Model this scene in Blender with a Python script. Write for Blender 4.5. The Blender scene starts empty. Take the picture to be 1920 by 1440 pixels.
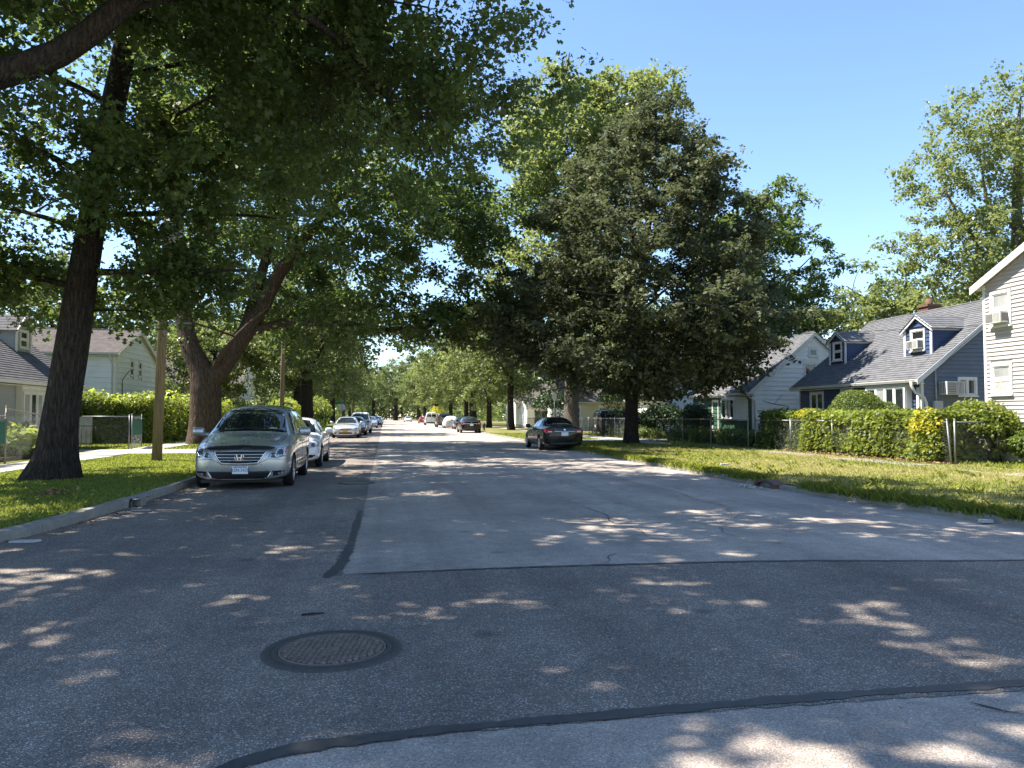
import bpy, bmesh, math, random
import numpy as np
from mathutils import Vector, Matrix, Euler
from mathutils.bvhtree import BVHTree
from mathutils.geometry import delaunay_2d_cdt

R = math.radians
random.seed(7)
rng = np.random.default_rng(7)
scene = bpy.context.scene
COL = scene.collection

# ------------------------------------------------------------------ camera
cam_d = bpy.data.cameras.new('camera')
cam_d.sensor_width = 36.0
cam_d.lens = 36.0 * 1443.0 / 1920.0
cam_d.clip_start = 0.05
cam_d.clip_end = 4000.0
cam = bpy.data.objects.new('camera', cam_d)
COL.objects.link(cam)
cam.location = (0.0, 0.0, 1.5)
cam.rotation_euler = (R(90 + 2.381), 0.0, R(-9.25))
scene.camera = cam

# ------------------------------------------------------------------ sky, sun, exposure
SUN_EL, SUN_AZ = 57.0, 14.0          # elevation; degrees from -X towards +Y
to_sun = Vector((-math.cos(R(SUN_EL)) * math.cos(R(SUN_AZ)), math.cos(R(SUN_EL)) * math.sin(R(SUN_AZ)), math.sin(R(SUN_EL))))
world = bpy.data.worlds.new('World')
scene.world = world
world.use_nodes = True
wn = world.node_tree
bg = wn.nodes['Background']
sky = wn.nodes.new('ShaderNodeTexSky')
sky.sky_type = 'NISHITA'
sky.sun_disc = False
sky.sun_elevation = R(SUN_EL)
sky.sun_rotation = math.atan2(to_sun.x, to_sun.y)
sky.air_density = 1.0
sky.dust_density = 0.0
sky.ozone_density = 4.0
wn.links.new(sky.outputs[0], bg.inputs[0])
bg.inputs[1].default_value = 0.061
sun_d = bpy.data.lights.new('sun', 'SUN')
sun_d.energy = 2.9
sun_d.angle = R(0.53)
sun_d.color = (1.0, 0.93, 0.83)
sun = bpy.data.objects.new('sun', sun_d)
COL.objects.link(sun)
sun.rotation_euler = (-to_sun).to_track_quat('-Z', 'Y').to_euler()
sun.location = (-40, 10, 60)
vs = scene.view_settings
vs.view_transform = 'Standard'
vs.look = 'None'
vs.exposure = 2.33
vs.gamma = 1.0
vs.use_curve_mapping = False
scene.cycles.use_denoising = True
scene.cycles.use_adaptive_sampling = False
scene.cycles.max_bounces = 8
scene.cycles.diffuse_bounces = 4
scene.cycles.glossy_bounces = 3
scene.cycles.transmission_bounces = 6
scene.cycles.transparent_max_bounces = 6
scene.cycles.sample_clamp_indirect = 3.0

# ------------------------------------------------------------------ materials
MATS = {}
class NT:
    """short node-tree writer"""
    def __init__(s, name):
        s.m = bpy.data.materials.new(name); s.m.use_nodes = True
        s.t = s.m.node_tree; s.b = s.t.nodes['Principled BSDF']; s.out = s.t.nodes['Material Output']
        MATS[name] = s.m
    def n(s, typ, **kw):
        nd = s.t.nodes.new('ShaderNode' + typ)
        for k, v in kw.items():
            if k.startswith('i_'):
                key = k[2:]
                key = int(key) if key.isdigit() else key
                nd.inputs[key].default_value = v
            else:
                setattr(nd, k, v)
        return nd
    def l(s, a, b): s.t.links.new(a, b)
    def set(s, **kw):
        names = dict(col='Base Color', rough='Roughness', metal='Metallic', spec='Specular IOR Level', coat='Coat Weight', coatr='Coat Roughness', alpha='Alpha', trans='Transmission Weight', ior='IOR', emis='Emission Strength', emc='Emission Color')
        for k, v in kw.items():
            s.b.inputs[names[k]].default_value = (*v, 1) if isinstance(v, tuple) and len(v) == 3 else v
    def coord(s, kind='Object', scale=(1, 1, 1)):
        if kind == 'World':
            g = s.n('NewGeometry'); src = g.outputs['Position']
        else:
            g = s.n('TexCoord'); src = g.outputs[kind]
        mp = s.n('Mapping'); mp.inputs['Scale'].default_value = scale
        s.l(src, mp.inputs['Vector'])
        return mp.outputs[0]
    def noise(s, co, scale, detail=4, rough=.55, dist=0):
        nd = s.n('TexNoise'); nd.inputs['Scale'].default_value = scale; nd.inputs['Detail'].default_value = detail
        nd.inputs['Roughness'].default_value = rough; nd.inputs['Distortion'].default_value = dist
        s.l(co, nd.inputs['Vector']); return nd.outputs['Fac']
    def voro(s, co, scale, feature='F1'):
        nd = s.n('TexVoronoi'); nd.feature = feature; nd.inputs['Scale'].default_value = scale
        s.l(co, nd.inputs['Vector']); return nd
    def ramp(s, fac, stops):
        nd = s.n('ValToRGB'); e = nd.color_ramp.elements
        while len(e) < len(stops): e.new(.5)
        for i, (p, c) in enumerate(stops):
            e[i].position = p; e[i].color = (*c, 1) if len(c) == 3 else c
        s.l(fac, nd.inputs[0]); return nd.outputs[0]
    def mix(s, fac, a, b, mode='MIX'):
        nd = s.n('MixRGB'); nd.blend_type = mode
        for i, v in ((0, fac), (1, a), (2, b)):
            if hasattr(v, 'is_linked') or hasattr(v, 'links'): s.l(v, nd.inputs[i])
            else: nd.inputs[i].default_value = v if i == 0 else ((*v, 1) if len(v) == 3 else v)
        return nd.outputs[0]
    def bump(s, h, strength=.3, dist=.01):
        nd = s.n('Bump'); nd.inputs['Strength'].default_value = strength; nd.inputs['Distance'].default_value = dist
        s.l(h, nd.inputs['Height']); s.l(nd.outputs[0], s.b.inputs['Normal']); return nd
    def col(s, sock): s.l(sock, s.b.inputs['Base Color'])

def dull(name, col, rough=.6, var=.12, scale=6., bump=0., bscale=60., metal=0., spec=.4, coat=0., kind='World', dirt=0.):
    t = NT(name); t.set(rough=rough, metal=metal, spec=spec, coat=coat)
    co = t.coord(kind)
    f = t.noise(co, scale, 5)
    lo = tuple(c * (1 - var) for c in col); hi = tuple(min(1, c * (1 + var)) for c in col)
    c = t.ramp(f, [(.3, lo), (.7, hi)])
    if dirt:
        f2 = t.noise(co, scale * .35, 6, .7)
        m = t.ramp(f2, [(.52, (0, 0, 0)), (.75, (dirt,) * 3)])
        c = t.mix(m, c, tuple(x * .45 for x in col))
    t.col(c)
    if bump: t.bump(t.noise(co, bscale, 4), bump, .01)
    return t.m

def leaf_mat(name, c1, c2, trans=.4, rough=.42, spec=.4, tcol=None):
    t = NT(name); t.set(rough=rough, spec=spec)
    at = t.n('Attribute', attribute_name='tint')
    c = t.ramp(at.outputs['Fac'], [(0., c1), (1., c2)])
    t.col(c)
    tr = t.n('BsdfTranslucent')
    tc = t.mix(.55, c, tcol or tuple(min(1, x * 2.6) for x in (c2[0], c2[1], c2[2] * .6)))
    t.l(tc, tr.inputs[0])
    mx = t.n('MixShader'); mx.inputs[0].default_value = trans
    t.l(t.b.outputs[0], mx.inputs[1]); t.l(tr.outputs[0], mx.inputs[2]); t.l(mx.outputs[0], t.out.inputs[0])
    return t.m

leaf_mat('leaf_oak', (.021, .042, .014), (.098, .134, .040), .50)
leaf_mat('leaf_maple', (.027, .050, .017), (.102, .140, .044), .50)
leaf_mat('leaf_linden', (.042, .054, .030), (.170, .186, .092), .34, .62, .3, (.15, .18, .06))
leaf_mat('leaf_pale', (.068, .096, .034), (.190, .220, .088), .44)
leaf_mat('leaf_far', (.048, .078, .028), (.140, .170, .060), .40)
leaf_mat('leaf_privet', (.036, .074, .016), (.22, .25, .042), .40)
leaf_mat('leaf_hedge', (.036, .070, .016), (.15, .20, .036), .34, .45, .4)
leaf_mat('leaf_yellow', (.24, .26, .030), (.56, .44, .045), .40)
leaf_mat('leaf_lime', (.12, .19, .030), (.32, .36, .070), .40)
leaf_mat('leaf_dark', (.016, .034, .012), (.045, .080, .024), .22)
leaf_mat('leaf_box', (.075, .115, .016), (.150, .190, .034), .25)
leaf_mat('blade', (.085, .135, .020), (.225, .245, .050), .45, .55)
leaf_mat('blade_dry', (.19, .195, .065), (.40, .35, .15), .38, .6)

def bark(name, c1, c2, sc=1.):
    t = NT(name); t.set(rough=.9, spec=.2)
    co = t.coord('World', (9 * sc, 9 * sc, 1.5 * sc))
    v = t.voro(co, 1.6, 'DISTANCE_TO_EDGE')
    f = t.noise(t.coord('World', (5, 5, 1.2)), 3 * sc, 6, .65)
    n2 = t.noise(t.coord('World'), 28, 4)
    a = t.n('Math', operation='MULTIPLY_ADD'); t.l(v.outputs['Distance'], a.inputs[0]); a.inputs[1].default_value = .9; t.l(f, a.inputs[2])
    c = t.ramp(a.outputs[0], [(.38, c1), (.85, c2)])
    c = t.mix(.35, c, t.ramp(n2, [(.35, tuple(x * .5 for x in c1)), (.7, c2)]))
    t.col(c)
    t.bump(a.outputs[0], 1.0, .09)
    return t.m
bark('bark_dark', (.009, .007, .006), (.078, .062, .049))
bark('bark_brown', (.030, .021, .015), (.150, .105, .074), .8)
bark('bark_grey', (.070, .060, .050), (.200, .175, .148))

def asphalt(name, dark, light, speck, grain=135.):
    t = NT(name); t.set(rough=.82, spec=.35)
    co = t.coord('World')
    v = t.voro(co, grain)
    sep = t.n('SeparateColor'); t.l(v.outputs['Color'], sep.inputs[0])
    c = t.ramp(sep.outputs[0], [(.0, dark), (.62, light), (.86, light), (.97, speck)])
    big = t.noise(co, .55, 5, .6)
    c = t.mix(1., c, t.ramp(big, [(.3, (.72, .72, .73)), (.72, (1.22, 1.20, 1.16))]), 'MULTIPLY')
    mid = t.noise(co, 5.5, 6, .65)
    c = t.mix(1., c, t.ramp(mid, [(.3, (.84, .84, .85)), (.7, (1.13, 1.13, 1.12))]), 'MULTIPLY')
    # lengthwise wear from wheels
    st = t.noise(t.coord('World', (1.1, .035, 1)), 1.3, 3)
    c = t.mix(1., c, t.ramp(st, [(.35, (.82, .82, .83)), (.65, (1.14, 1.13, 1.11))]), 'MULTIPLY')
    # oil drips and old stains
    sp = t.voro(co, 1.1); c = t.mix(t.ramp(sp.outputs['Distance'], [(.05, (.55, .55, .55)), (.13, (0, 0, 0))]), c, tuple(x * .55 for x in dark))
    st2 = t.noise(t.coord('World', (.8, .25, 1)), 1.9, 8, .75); c = t.mix(t.ramp(st2, [(.60, (0, 0, 0)), (.74, (.4, .4, .4))]), c, tuple(x * .8 for x in dark))
    t.col(c)
    b = t.n('Math', operation='MULTIPLY_ADD'); t.l(v.outputs['Distance'], b.inputs[0]); b.inputs[1].default_value = -1.2; t.l(mid, b.inputs[2])
    t.bump(b.outputs[0], .55, .006)
    return t.m
asphalt('asphalt_old', (.238, .204, .174), (.418, .360, .308), (.60, .53, .47))
asphalt('asphalt_patch', (.100, .085, .073), (.224, .191, .163), (.54, .48, .43))
asphalt('asphalt_lane', (.056, .054, .053), (.122, .116, .112), (.34, .33, .32))
dull('tar', (.066, .061, .057), .62, .25, 9, .25, 120)
dull('crack_tar', (.018, .018, .019), .8, .2, 9)

def concrete(name, c):
    t = NT(name); t.set(rough=.88, spec=.3)
    co = t.coord('World')
    f = t.noise(co, 2.2, 8, .7); g = t.noise(co, 55, 3)
    k = t.ramp(f, [(.28, tuple(x * .62 for x in c)), (.62, c), (.8, tuple(min(1, x * 1.12) for x in c))])
    k = t.mix(1., k, t.ramp(g, [(.35, (.82, .82, .82)), (.65, (1.1, 1.1, 1.1))]), 'MULTIPLY')
    t.col(k); t.bump(g, .4, .006); return t.m
concrete('concrete_kerb', (.30, .285, .255))
concrete('concrete_walk', (.46, .43, .39))
concrete('concrete_base', (.50, .48, .44))

def soil(name, c1, c2, c3):
    t = NT(name); t.set(rough=.95, spec=.15)
    co = t.coord('World')
    a = t.noise(co, .5, 5, .6); b = t.noise(co, 22, 5, .7)
    k = t.ramp(a, [(.35, c1), (.55, c2), (.72, c3)])
    k = t.mix(1., k, t.ramp(b, [(.3, (.55, .55, .5)), (.7, (1.25, 1.25, 1.1))]), 'MULTIPLY')
    t.col(k); t.bump(b, .8, .03); return t.m
soil('lawn_soil', (.075, .100, .022), (.115, .135, .034), (.165, .165, .048))
soil('verge_soil', (.13, .135, .045), (.21, .195, .080), (.27, .235, .11))
soil('mulch', (.06, .035, .022), (.09, .05, .03), (.10, .07, .045))

# paint, metal, glass
def car_paint(name, col, metal=.0, rough=.28, coat=1.):
    t = NT(name); t.set(col=col, metal=metal, rough=rough, coat=coat, coatr=.05, spec=.5)
    co = t.coord('World')
    f = t.noise(co, 3., 6, .7)
    t.l(t.ramp(f, [(.35, (rough * .85,) * 3), (.75, (min(1, rough * 1.5),) * 3)]), t.b.inputs['Roughness'])
    if col[0] < .01: t.set(spec=.25)
    c = t.ramp(t.noise(co, 1.6, 5), [(.3, tuple(x * .93 for x in col)), (.7, col)]); t.col(c)
    return t.m
car_paint('paint_silver', (.45, .455, .455), .6, .28)
car_paint('paint_white', (.72, .73, .74), .0, .30)
car_paint('paint_pale_silver', (.56, .58, .60), .45, .34)
car_paint('paint_black', (.006, .007, .009), .0, .25, .45)
car_paint('paint_grey', (.055, .060, .068), .4, .3)
car_paint('paint_blue_silver', (.34, .42, .50), .5, .32)
car_paint('paint_red', (.30, .020, .030), .1, .28)
car_paint('paint_navy', (.012, .018, .045), .2, .25)
def plain(name, col, rough=.5, metal=0., spec=.5, coat=0., trans=0., ior=1.45):
    t = NT(name); t.set(col=col, rough=rough, metal=metal, spec=spec, coat=coat, trans=trans, ior=ior); return t.m
plain('car_glass', (.010, .013, .014), .03, 0, .9, .6)
plain('black_plastic', (.012, .012, .013), .45)
plain('rubber', (.014, .014, .015), .75, 0, .3)
plain('chrome', (.70, .71, .72), .12, 1.)
plain('alloy', (.48, .49, .50), .28, .9)
plain('lamp_lens', (.42, .44, .46), .06, .25, .8, 1.)
plain('lamp_dark', (.05, .055, .06), .10, .5, .8, 1.)
plain('amber', (.55, .16, .02), .15, 0, .6, 1.)
plain('red_lens', (.42, .020, .025), .12, 0, .7, 1.)
plain('white_lens', (.62, .60, .60), .12, 0, .7, 1.)
plain('plate_white', (.74, .76, .78), .4)
plain('plate_orange', (.72, .36, .03), .4)
plain('plate_ink', (.02, .03, .10), .5)
dull('car_cover', (.46, .47, .49), .7, .12, 3, .6, 5)
dull('white_trim', (.66, .66, .64), .5, .06, 2.5, dirt=.15)
dull('cream_trim', (.66, .62, .50), .5, .06, 2.5, dirt=.15)
dull('gutter_white', (.62, .61, .57), .4, .06, 2.5, dirt=.2)
plain('window_glass', (.018, .022, .024), .04, 0, .8)
dull('curtain', (.38, .37, .33), .8, .25, 9)
dull('sash_glass_pale', (.30, .31, .30), .12, .2, 3, spec=.7)
def siding(name, c, dirt=.12): return dull(name, c, .55, .05, 1.7, .12, 40, dirt=dirt)
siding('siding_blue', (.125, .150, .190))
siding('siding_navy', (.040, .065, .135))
siding('siding_tan', (.42, .392, .372))
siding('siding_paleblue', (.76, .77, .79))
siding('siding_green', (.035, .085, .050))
siding('siding_grey', (.33, .335, .30))
siding('siding_greyblue', (.36, .40, .43))
siding('siding_white', (.84, .82, .78))
siding('siding_mint', (.68, .70, .62))
siding('siding_cream', (.58, .54, .42))
siding('siding_pink', (.55, .42, .38))
def shingle(name, c, c2):
    t = NT(name); t.set(rough=.92, spec=.2)
    co = t.coord('World')
    v = t.voro(t.coord('World', (5, 4, 9)), 1.); s = t.n('SeparateColor'); t.l(v.outputs['Color'], s.inputs[0])
    g = t.noise(co, 90, 3)
    k = t.ramp(s.outputs[0], [(0, c), (1, c2)])
    k = t.mix(1., k, t.ramp(g, [(.3, (.7, .7, .7)), (.7, (1.25, 1.25, 1.25))]), 'MULTIPLY')
    t.col(k); t.bump(g, .4, .01); return t.m
shingle('shingle_grey', (.105, .107, .114), (.150, .152, .160))
shingle('shingle_brown', (.120, .105, .098), (.175, .155, .145))
shingle('shingle_lightgrey', (.085, .083, .088), (.13, .127, .132))
dull('brick', (.15, .075, .055), .85, .25, 12, .4, 60)
dull('galvanised', (.22, .225, .225), .45, .12, 8, metal=.7)
dull('rusty_pipe', (.30, .25, .20), .65, .25, 14, metal=.3)
dull('wire_mesh', (.13, .14, .137), .45, .12, 8, metal=.6)
dull('green_slat', (.02, .13, .09), .55, .2, 20)
dull('iron_cover', (.235, .185, .155), .55, .22, 20, .5, 90, metal=.55, dirt=.3)
dull('iron_ring', (.088, .076, .066), .6, .15, 20, .35, 120, metal=.2)
dull('iron_rust', (.12, .070, .052), .8, .25, 20, .5, 60)
t = NT('pole_wood'); t.set(rough=.88, spec=.2)
co = t.coord('World', (26, 26, .8)); f = t.noise(co, 2., 6, .7); c = t.ramp(f, [(.3, (.10, .072, .045)), (.55, (.22, .165, .105)), (.75, (.30, .235, .155))])
t.col(c); t.bump(f, .6, .02)
plain('cable', (.012, .012, .013), .6)
dull('transformer', (.33, .34, .34), .5, .1, 6)
dull('sign_back', (.55, .54, .53), .45, .08, 6, metal=.4)
plain('sign_green', (.01, .22, .12), .45)
dull('hydrant_dark', (.03, .03, .035), .6)
dull('dry_leaf', (.26, .16, .085), .85, .3, 30)
dull('paper', (.42, .41, .38), .8, .1, 20)
dull('twig', (.022, .018, .015), .9)
dull('rock', (.34, .315, .28), .9, .25, 18, .5, 60)
dull('plastic_grey', (.40, .40, .39), .5, .08, 6)
dull('ac_white', (.60, .60, .57), .45, .06, 6)
dull('ac_grille', (.19, .18, .165), .6, .1, 30)
dull('wood_bench', (.50, .47, .43), .7, .1, 14)
# ------------------------------------------------------------------ builders
def M(n): return MATS[n]
def link(name, me, mat=None, parent=None, loc=None):
    o = bpy.data.objects.new(name, me); COL.objects.link(o)
    if mat is not None and me is not None and len(me.materials) == 0: me.materials.append(M(mat) if isinstance(mat, str) else mat)
    if parent is not None: o.parent = parent
    if loc is not None: o.location = loc
    return o
def tag(o, label=None, cat=None, group=None, kind=None):
    if label: o['label'] = label
    if cat: o['category'] = cat
    if group: o['group'] = group
    if kind: o['kind'] = kind
    return o
def thing(name, label, cat, loc=(0, 0, 0), rz=0., group=None):
    o = bpy.data.objects.new(name, None); COL.objects.link(o)
    o.empty_display_size = .3
    o.location = loc; o.rotation_euler = (0, 0, rz)
    return tag(o, label, cat, group)
def copy_tree(o, parent=None):
    c = o.copy(); COL.objects.link(c); c.parent = parent
    for ch in list(o.children): copy_tree(ch, c)
    return c

class MB:
    """collects simple shapes into one mesh"""
    def __init__(s): s.v = []; s.f = []; s.sm = []
    def add(s, vs, fs, smooth=False):
        b = len(s.v); s.v += [tuple(v) for v in vs]
        for f in fs: s.f.append(tuple(b + i for i in f)); s.sm.append(smooth)
        return s
    def box(s, lo, hi, mat=None):
        (a, b, c), (d, e, f) = lo, hi
        vs = [(a, b, c), (d, b, c), (d, e, c), (a, e, c), (a, b, f), (d, b, f), (d, e, f), (a, e, f)]
        if mat is not None: vs = [mat @ Vector(v) for v in vs]
        return s.add(vs, [(0, 3, 2, 1), (4, 5, 6, 7), (0, 1, 5, 4), (1, 2, 6, 5), (2, 3, 7, 6), (3, 0, 4, 7)])
    def hexa(s, vs):
        return s.add(vs, [(0, 3, 2, 1), (4, 5, 6, 7), (0, 1, 5, 4), (1, 2, 6, 5), (2, 3, 7, 6), (3, 0, 4, 7)])
    def tube(s, pts, rad, n=8, cap=True, smooth=True):
        pts = [Vector(p) for p in pts]
        if not hasattr(rad, '__len__'): rad = [rad] * len(pts)
        base = len(s.v); up = None
        for i, p in enumerate(pts):
            d = (pts[min(i + 1, len(pts) - 1)] - pts[max(i - 1, 0)])
            if d.length < 1e-9: d = Vector((0, 0, 1))
            d.normalize()
            if up is None:
                up = Vector((0, 0, 1)) if abs(d.z) < .9 else Vector((1, 0, 0))
            sx = d.cross(up).normalized(); up = sx.cross(d).normalized()
            for k in range(n):
                a = 2 * math.pi * k / n
                s.v.append(tuple(p + (sx * math.cos(a) + up * math.sin(a)) * rad[i]))
        for i in range(len(pts) - 1):
            for k in range(n):
                a = base + i * n + k; b = base + i * n + (k + 1) % n
                s.f.append((a, a + n, b + n, b)); s.sm.append(smooth)
        if cap:
            s.f.append(tuple(base + k for k in range(n))); s.sm.append(False)
            e = base + (len(pts) - 1) * n
            s.f.append(tuple(e + n - 1 - k for k in range(n))); s.sm.append(False)
        return s
    def lathe(s, prof, n=24, axis='z', mat=None, smooth=True):
        """prof: (radius, height) list"""
        base = len(s.v)
        for r, h in prof:
            for k in range(n):
                a = 2 * math.pi * k / n
                v = (r * math.cos(a), r * math.sin(a), h)
                if axis == 'x': v = (h, r * math.cos(a), r * math.sin(a))
                if axis == 'y': v = (r * math.sin(a), h, r * math.cos(a))
                if mat is not None: v = tuple(mat @ Vector(v))
                s.v.append(v)
        for i in range(len(prof) - 1):
            for k in range(n):
                a = base + i * n + k; b = base + i * n + (k + 1) % n
                s.f.append((a, b, b + n, a + n)); s.sm.append(smooth)
        return s
    def prism(s, poly, h0, h1, fn):
        """polygon (2D) between two heights; fn(u,v,h)->xyz"""
        n = len(poly); b = len(s.v)
        for h in (h0, h1):
            for u, v in poly: s.v.append(tuple(fn(u, v, h)))
        s.f.append(tuple(b + n - 1 - i for i in range(n))); s.sm.append(False)
        s.f.append(tuple(b + n + i for i in range(n))); s.sm.append(False)
        for i in range(n):
            j = (i + 1) % n
            s.f.append((b + i, b + j, b + n + j, b + n + i)); s.sm.append(False)
        return s
    def mesh(s, name):
        me = bpy.data.meshes.new(name); me.from_pydata(s.v, [], s.f)
        me.polygons.foreach_set('use_smooth', s.sm); me.update(); return me
    def build(s, name, mat, parent=None, loc=None): return link(name, s.mesh(name), mat, parent, loc)

def np_mesh(name, V, F, tint=None, smooth=False):
    """V (n,3) array, F (m,k) array of equal-size faces, tint per face"""
    me = bpy.data.meshes.new(name)
    V = np.asarray(V, dtype=np.float32); F = np.asarray(F, dtype=np.int32); m, k = F.shape
    me.vertices.add(len(V)); me.vertices.foreach_set('co', V.ravel())
    me.loops.add(m * k); me.loops.foreach_set('vertex_index', F.ravel())
    me.polygons.add(m); me.polygons.foreach_set('loop_start', np.arange(0, m * k, k, dtype=np.int32))
    try: me.polygons.foreach_set('loop_total', np.full(m, k, dtype=np.int32))
    except Exception: pass
    if smooth: me.polygons.foreach_set('use_smooth', np.ones(m, dtype=bool))
    if tint is not None:
        a = me.attributes.new('tint', 'FLOAT', 'FACE'); a.data.foreach_set('value', np.asarray(tint, dtype=np.float32))
    me.update(calc_edges=True); me.validate(); return me

LEAF = {  # (length, width) outlines, unit leaf
    'diamond': [(0, 0), (.45, .32), (1, 0), (.45, -.32)],
    'lobed': [(0, 0), (.28, .40), (.46, .13), (.74, .38), (1, 0), (.74, -.38), (.46, -.13), (.28, -.40)],
    'blade': [(0, .09), (.55, .06), (1, 0), (0, -.09)],
}
def unit(a): return a / np.maximum(np.linalg.norm(a, axis=-1, keepdims=True), 1e-9)
def leaves(P, size, shape='diamond', up=.9, rnd=1., out=None, droop=.25, tint=None, fold=.12):
    """one polygon per point: leaf normals biased upwards"""
    n = len(P)
    nr = rng.normal(size=(n, 3)) * rnd; nr[:, 2] += up * 1.4
    if out is not None: nr += out
    nr = unit(nr)
    d = rng.normal(size=(n, 3)); d[:, 2] -= droop * 2
    d = unit(d - nr * (d * nr).sum(1, keepdims=True))
    w = np.cross(nr, d)
    sz = size * (.45 + 1.0 * rng.random((n, 1)))
    o = np.array(LEAF[shape]); k = len(o)
    V = P[:, None, :] + d[:, None, :] * (o[None, :, 0:1] * sz[:, None, :]) + w[:, None, :] * (o[None, :, 1:2] * sz[:, None, :])
    V = V + nr[:, None, :] * (np.abs(o[None, :, 1:2]) * sz[:, None, :] * fold * 2)
    F = np.arange(n * k).reshape(n, k)
    t = rng.random(n) if tint is None else tint
    return V.reshape(-1, 3), F, t

def resample(pts, step):
    pts = np.array(pts, dtype=float); out = [pts[0]]
    # Catmull-Rom through points
    P = np.vstack([2 * pts[0] - pts[1], pts, 2 * pts[-1] - pts[-2]])
    for i in range(1, len(P) - 2):
        m = max(1, int(np.linalg.norm(P[i + 1] - P[i]) / step))
        for j in range(1, m + 1):
            t = j / m
            out.append(.5 * ((2 * P[i]) + (-P[i - 1] + P[i + 1]) * t + (2 * P[i - 1] - 5 * P[i] + 4 * P[i + 1] - P[i + 2]) * t * t + (-P[i - 1] + 3 * P[i] - 3 * P[i + 1] + P[i + 2]) * t ** 3))
    return np.array(out)

def tree(name, label, group, loc, trunk, limbs, centers, per, rc, size, leafm, barkm, shape='diamond', sides=14, twig=6, flat=.6, droop=.12, flare=.45, trunk_rough=.05, cat='tree', up=.9, bare=None, flare_dir=None, upper=None):
    """trunk: [(pts, radii)], limbs: [(pts, r0, r1)], centers: Nx3 local cluster centres"""
    root = thing(name, label, cat, loc, 0, group)
    mb = MB(); nodes = []; rads = []
    tp, tr = trunk
    P = resample(tp, .22); q = np.linspace(0, 1, len(P)); qq = np.concatenate([[0], np.cumsum(np.linalg.norm(np.diff(np.array(tp, float), axis=0), axis=1))]); qq /= qq[-1]
    rr = np.interp(q, qq, tr)
    ph = rng.random(4) * 6.28
    base = len(mb.v)
    for i, p in enumerate(P):
        fl = 1 + flare * math.exp(-max(0, p[2]) / .35)
        for k in range(sides):
            a = 2 * math.pi * k / sides
            if flare_dir is not None: fl = 1 + flare * (.35 + 1.3 * max(0, math.cos(a - flare_dir)) ** 2) * math.exp(-max(0, p[2]) / .30)
            wob = 1 + trunk_rough * (math.sin(3 * a + ph[0] + p[2] * .5) + .6 * math.sin(7 * a + ph[1] + p[2] * .9)) * (1 + 2.2 * math.exp(-max(0, p[2]) / .5))
            mb.v.append((p[0] + rr[i] * fl * wob * math.cos(a), p[1] + rr[i] * fl * wob * math.sin(a), p[2] - (.25 if i == 0 else 0)))
    for i in range(len(P) - 1):
        for k in range(sides):
            a = base + i * sides + k; b = base + i * sides + (k + 1) % sides
            mb.f.append((a, b, b + sides, a + sides)); mb.sm.append(True)
    mb.build('trunk', barkm, root)
    nodes += list(P[len(P) // 5:]); rads += list(rr[len(P) // 5:])
    for pts, r0, r1 in limbs:
        Q = resample(pts, .5); r = np.linspace(r0, r1, len(Q))
        b = MB().tube(Q, list(r), 8); b.build('limb', barkm, root)
        nodes += list(Q[1:]); rads += list(r[1:])
    N = np.array(nodes); RR = np.array(rads)
    C = np.array(centers)
    # greedy: nearest clusters to the wood first, each grows a branch from the wood already there
    dist = np.array([np.min(np.linalg.norm(N - c, axis=1)) for c in C])
    order = np.argsort(dist); br = MB()
    cap = np.zeros((len(N) + len(C) * 4, 3)); cap[:len(N)] = N; rcap = np.zeros(len(cap)); rcap[:len(N)] = RR; cnt = len(N)
    dirs = {}
    for ci in order:
        c = C[ci]
        v = c - cap[:cnt]; d = np.linalg.norm(v, axis=1)
        cost = d + .9 * np.maximum(0, -v[:, 2]) + .25 * np.maximum(0, .03 - rcap[:cnt]) * 30
        j = int(np.argmin(cost)); p0 = cap[j]; L = d[j]
        if L < .05: continue
        r0 = min(rcap[j] * .75, .010 + .017 * L); r0 = max(r0, .008)
        mid = (p0 + c) / 2 + rng.normal(size=3) * L * .07; mid[2] += L * .10
        q = np.linspace(0, 1, 5)[:, None]
        pts = (1 - q) ** 2 * p0 + 2 * q * (1 - q) * mid + q ** 2 * c
        rs = np.linspace(r0, max(.006, r0 * .35), 5)
        br.tube(pts, list(rs), 4 if r0 < .05 else 6, cap=False)
        cap[cnt:cnt + 4] = pts[1:]; rcap[cnt:cnt + 4] = rs[1:]; cnt += 4
    if bare is not None:
        for pts, r0, r1 in bare: br.tube(pts, list(np.linspace(r0, r1, len(pts))), 4)
    br.build('branches', barkm, root)['kind'] = 'stuff'
    # leaves: along short twigs around every cluster centre
    n = len(C)
    td = rng.normal(size=(n, twig, 3)); td[..., 2] = td[..., 2] * flat + .05; td = unit(td) * (.55 + .6 * rng.random((n, twig, 1)))
    pick = rng.integers(0, twig, size=(n, per)); u = rng.random((n, per, 1)) ** .75
    D = np.take_along_axis(td, pick[..., None].repeat(3, axis=2), axis=1)
    rcs = np.asarray(rc) if hasattr(rc, '__len__') else np.full(n, rc)
    LP = C[:, None, :] + D * u * rcs[:, None, None]
    LP = LP + rng.normal(size=LP.shape) * (.13 * rcs[:, None, None]) * np.array([1, 1, .7])
    LP[..., 2] -= droop * (np.linalg.norm(D, axis=2) * u[..., 0] * rcs[:, None]) ** 2
    tint = np.clip(rng.random((n, 1)) * .6 + rng.random((n, per)) * .4, 0, 1)
    LP = LP.reshape(-1, 3); tint = tint.ravel()
    if upper is not None:   # high part of the crown, far above the eye: fewer, broader leaf sprays
        hi = LP[:, 2] > upper[0]; kp = hi & (rng.random(len(LP)) < upper[2])
        V, F, t = leaves(LP[kp], upper[1], 'diamond', up=up, droop=.35, tint=tint[kp]); link('crown', np_mesh('crown', V, F, t), leafm, root)
        LP, tint = LP[~hi], tint[~hi]
    V, F, t = leaves(LP, size, shape, up=up, droop=.35, tint=tint)
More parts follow.
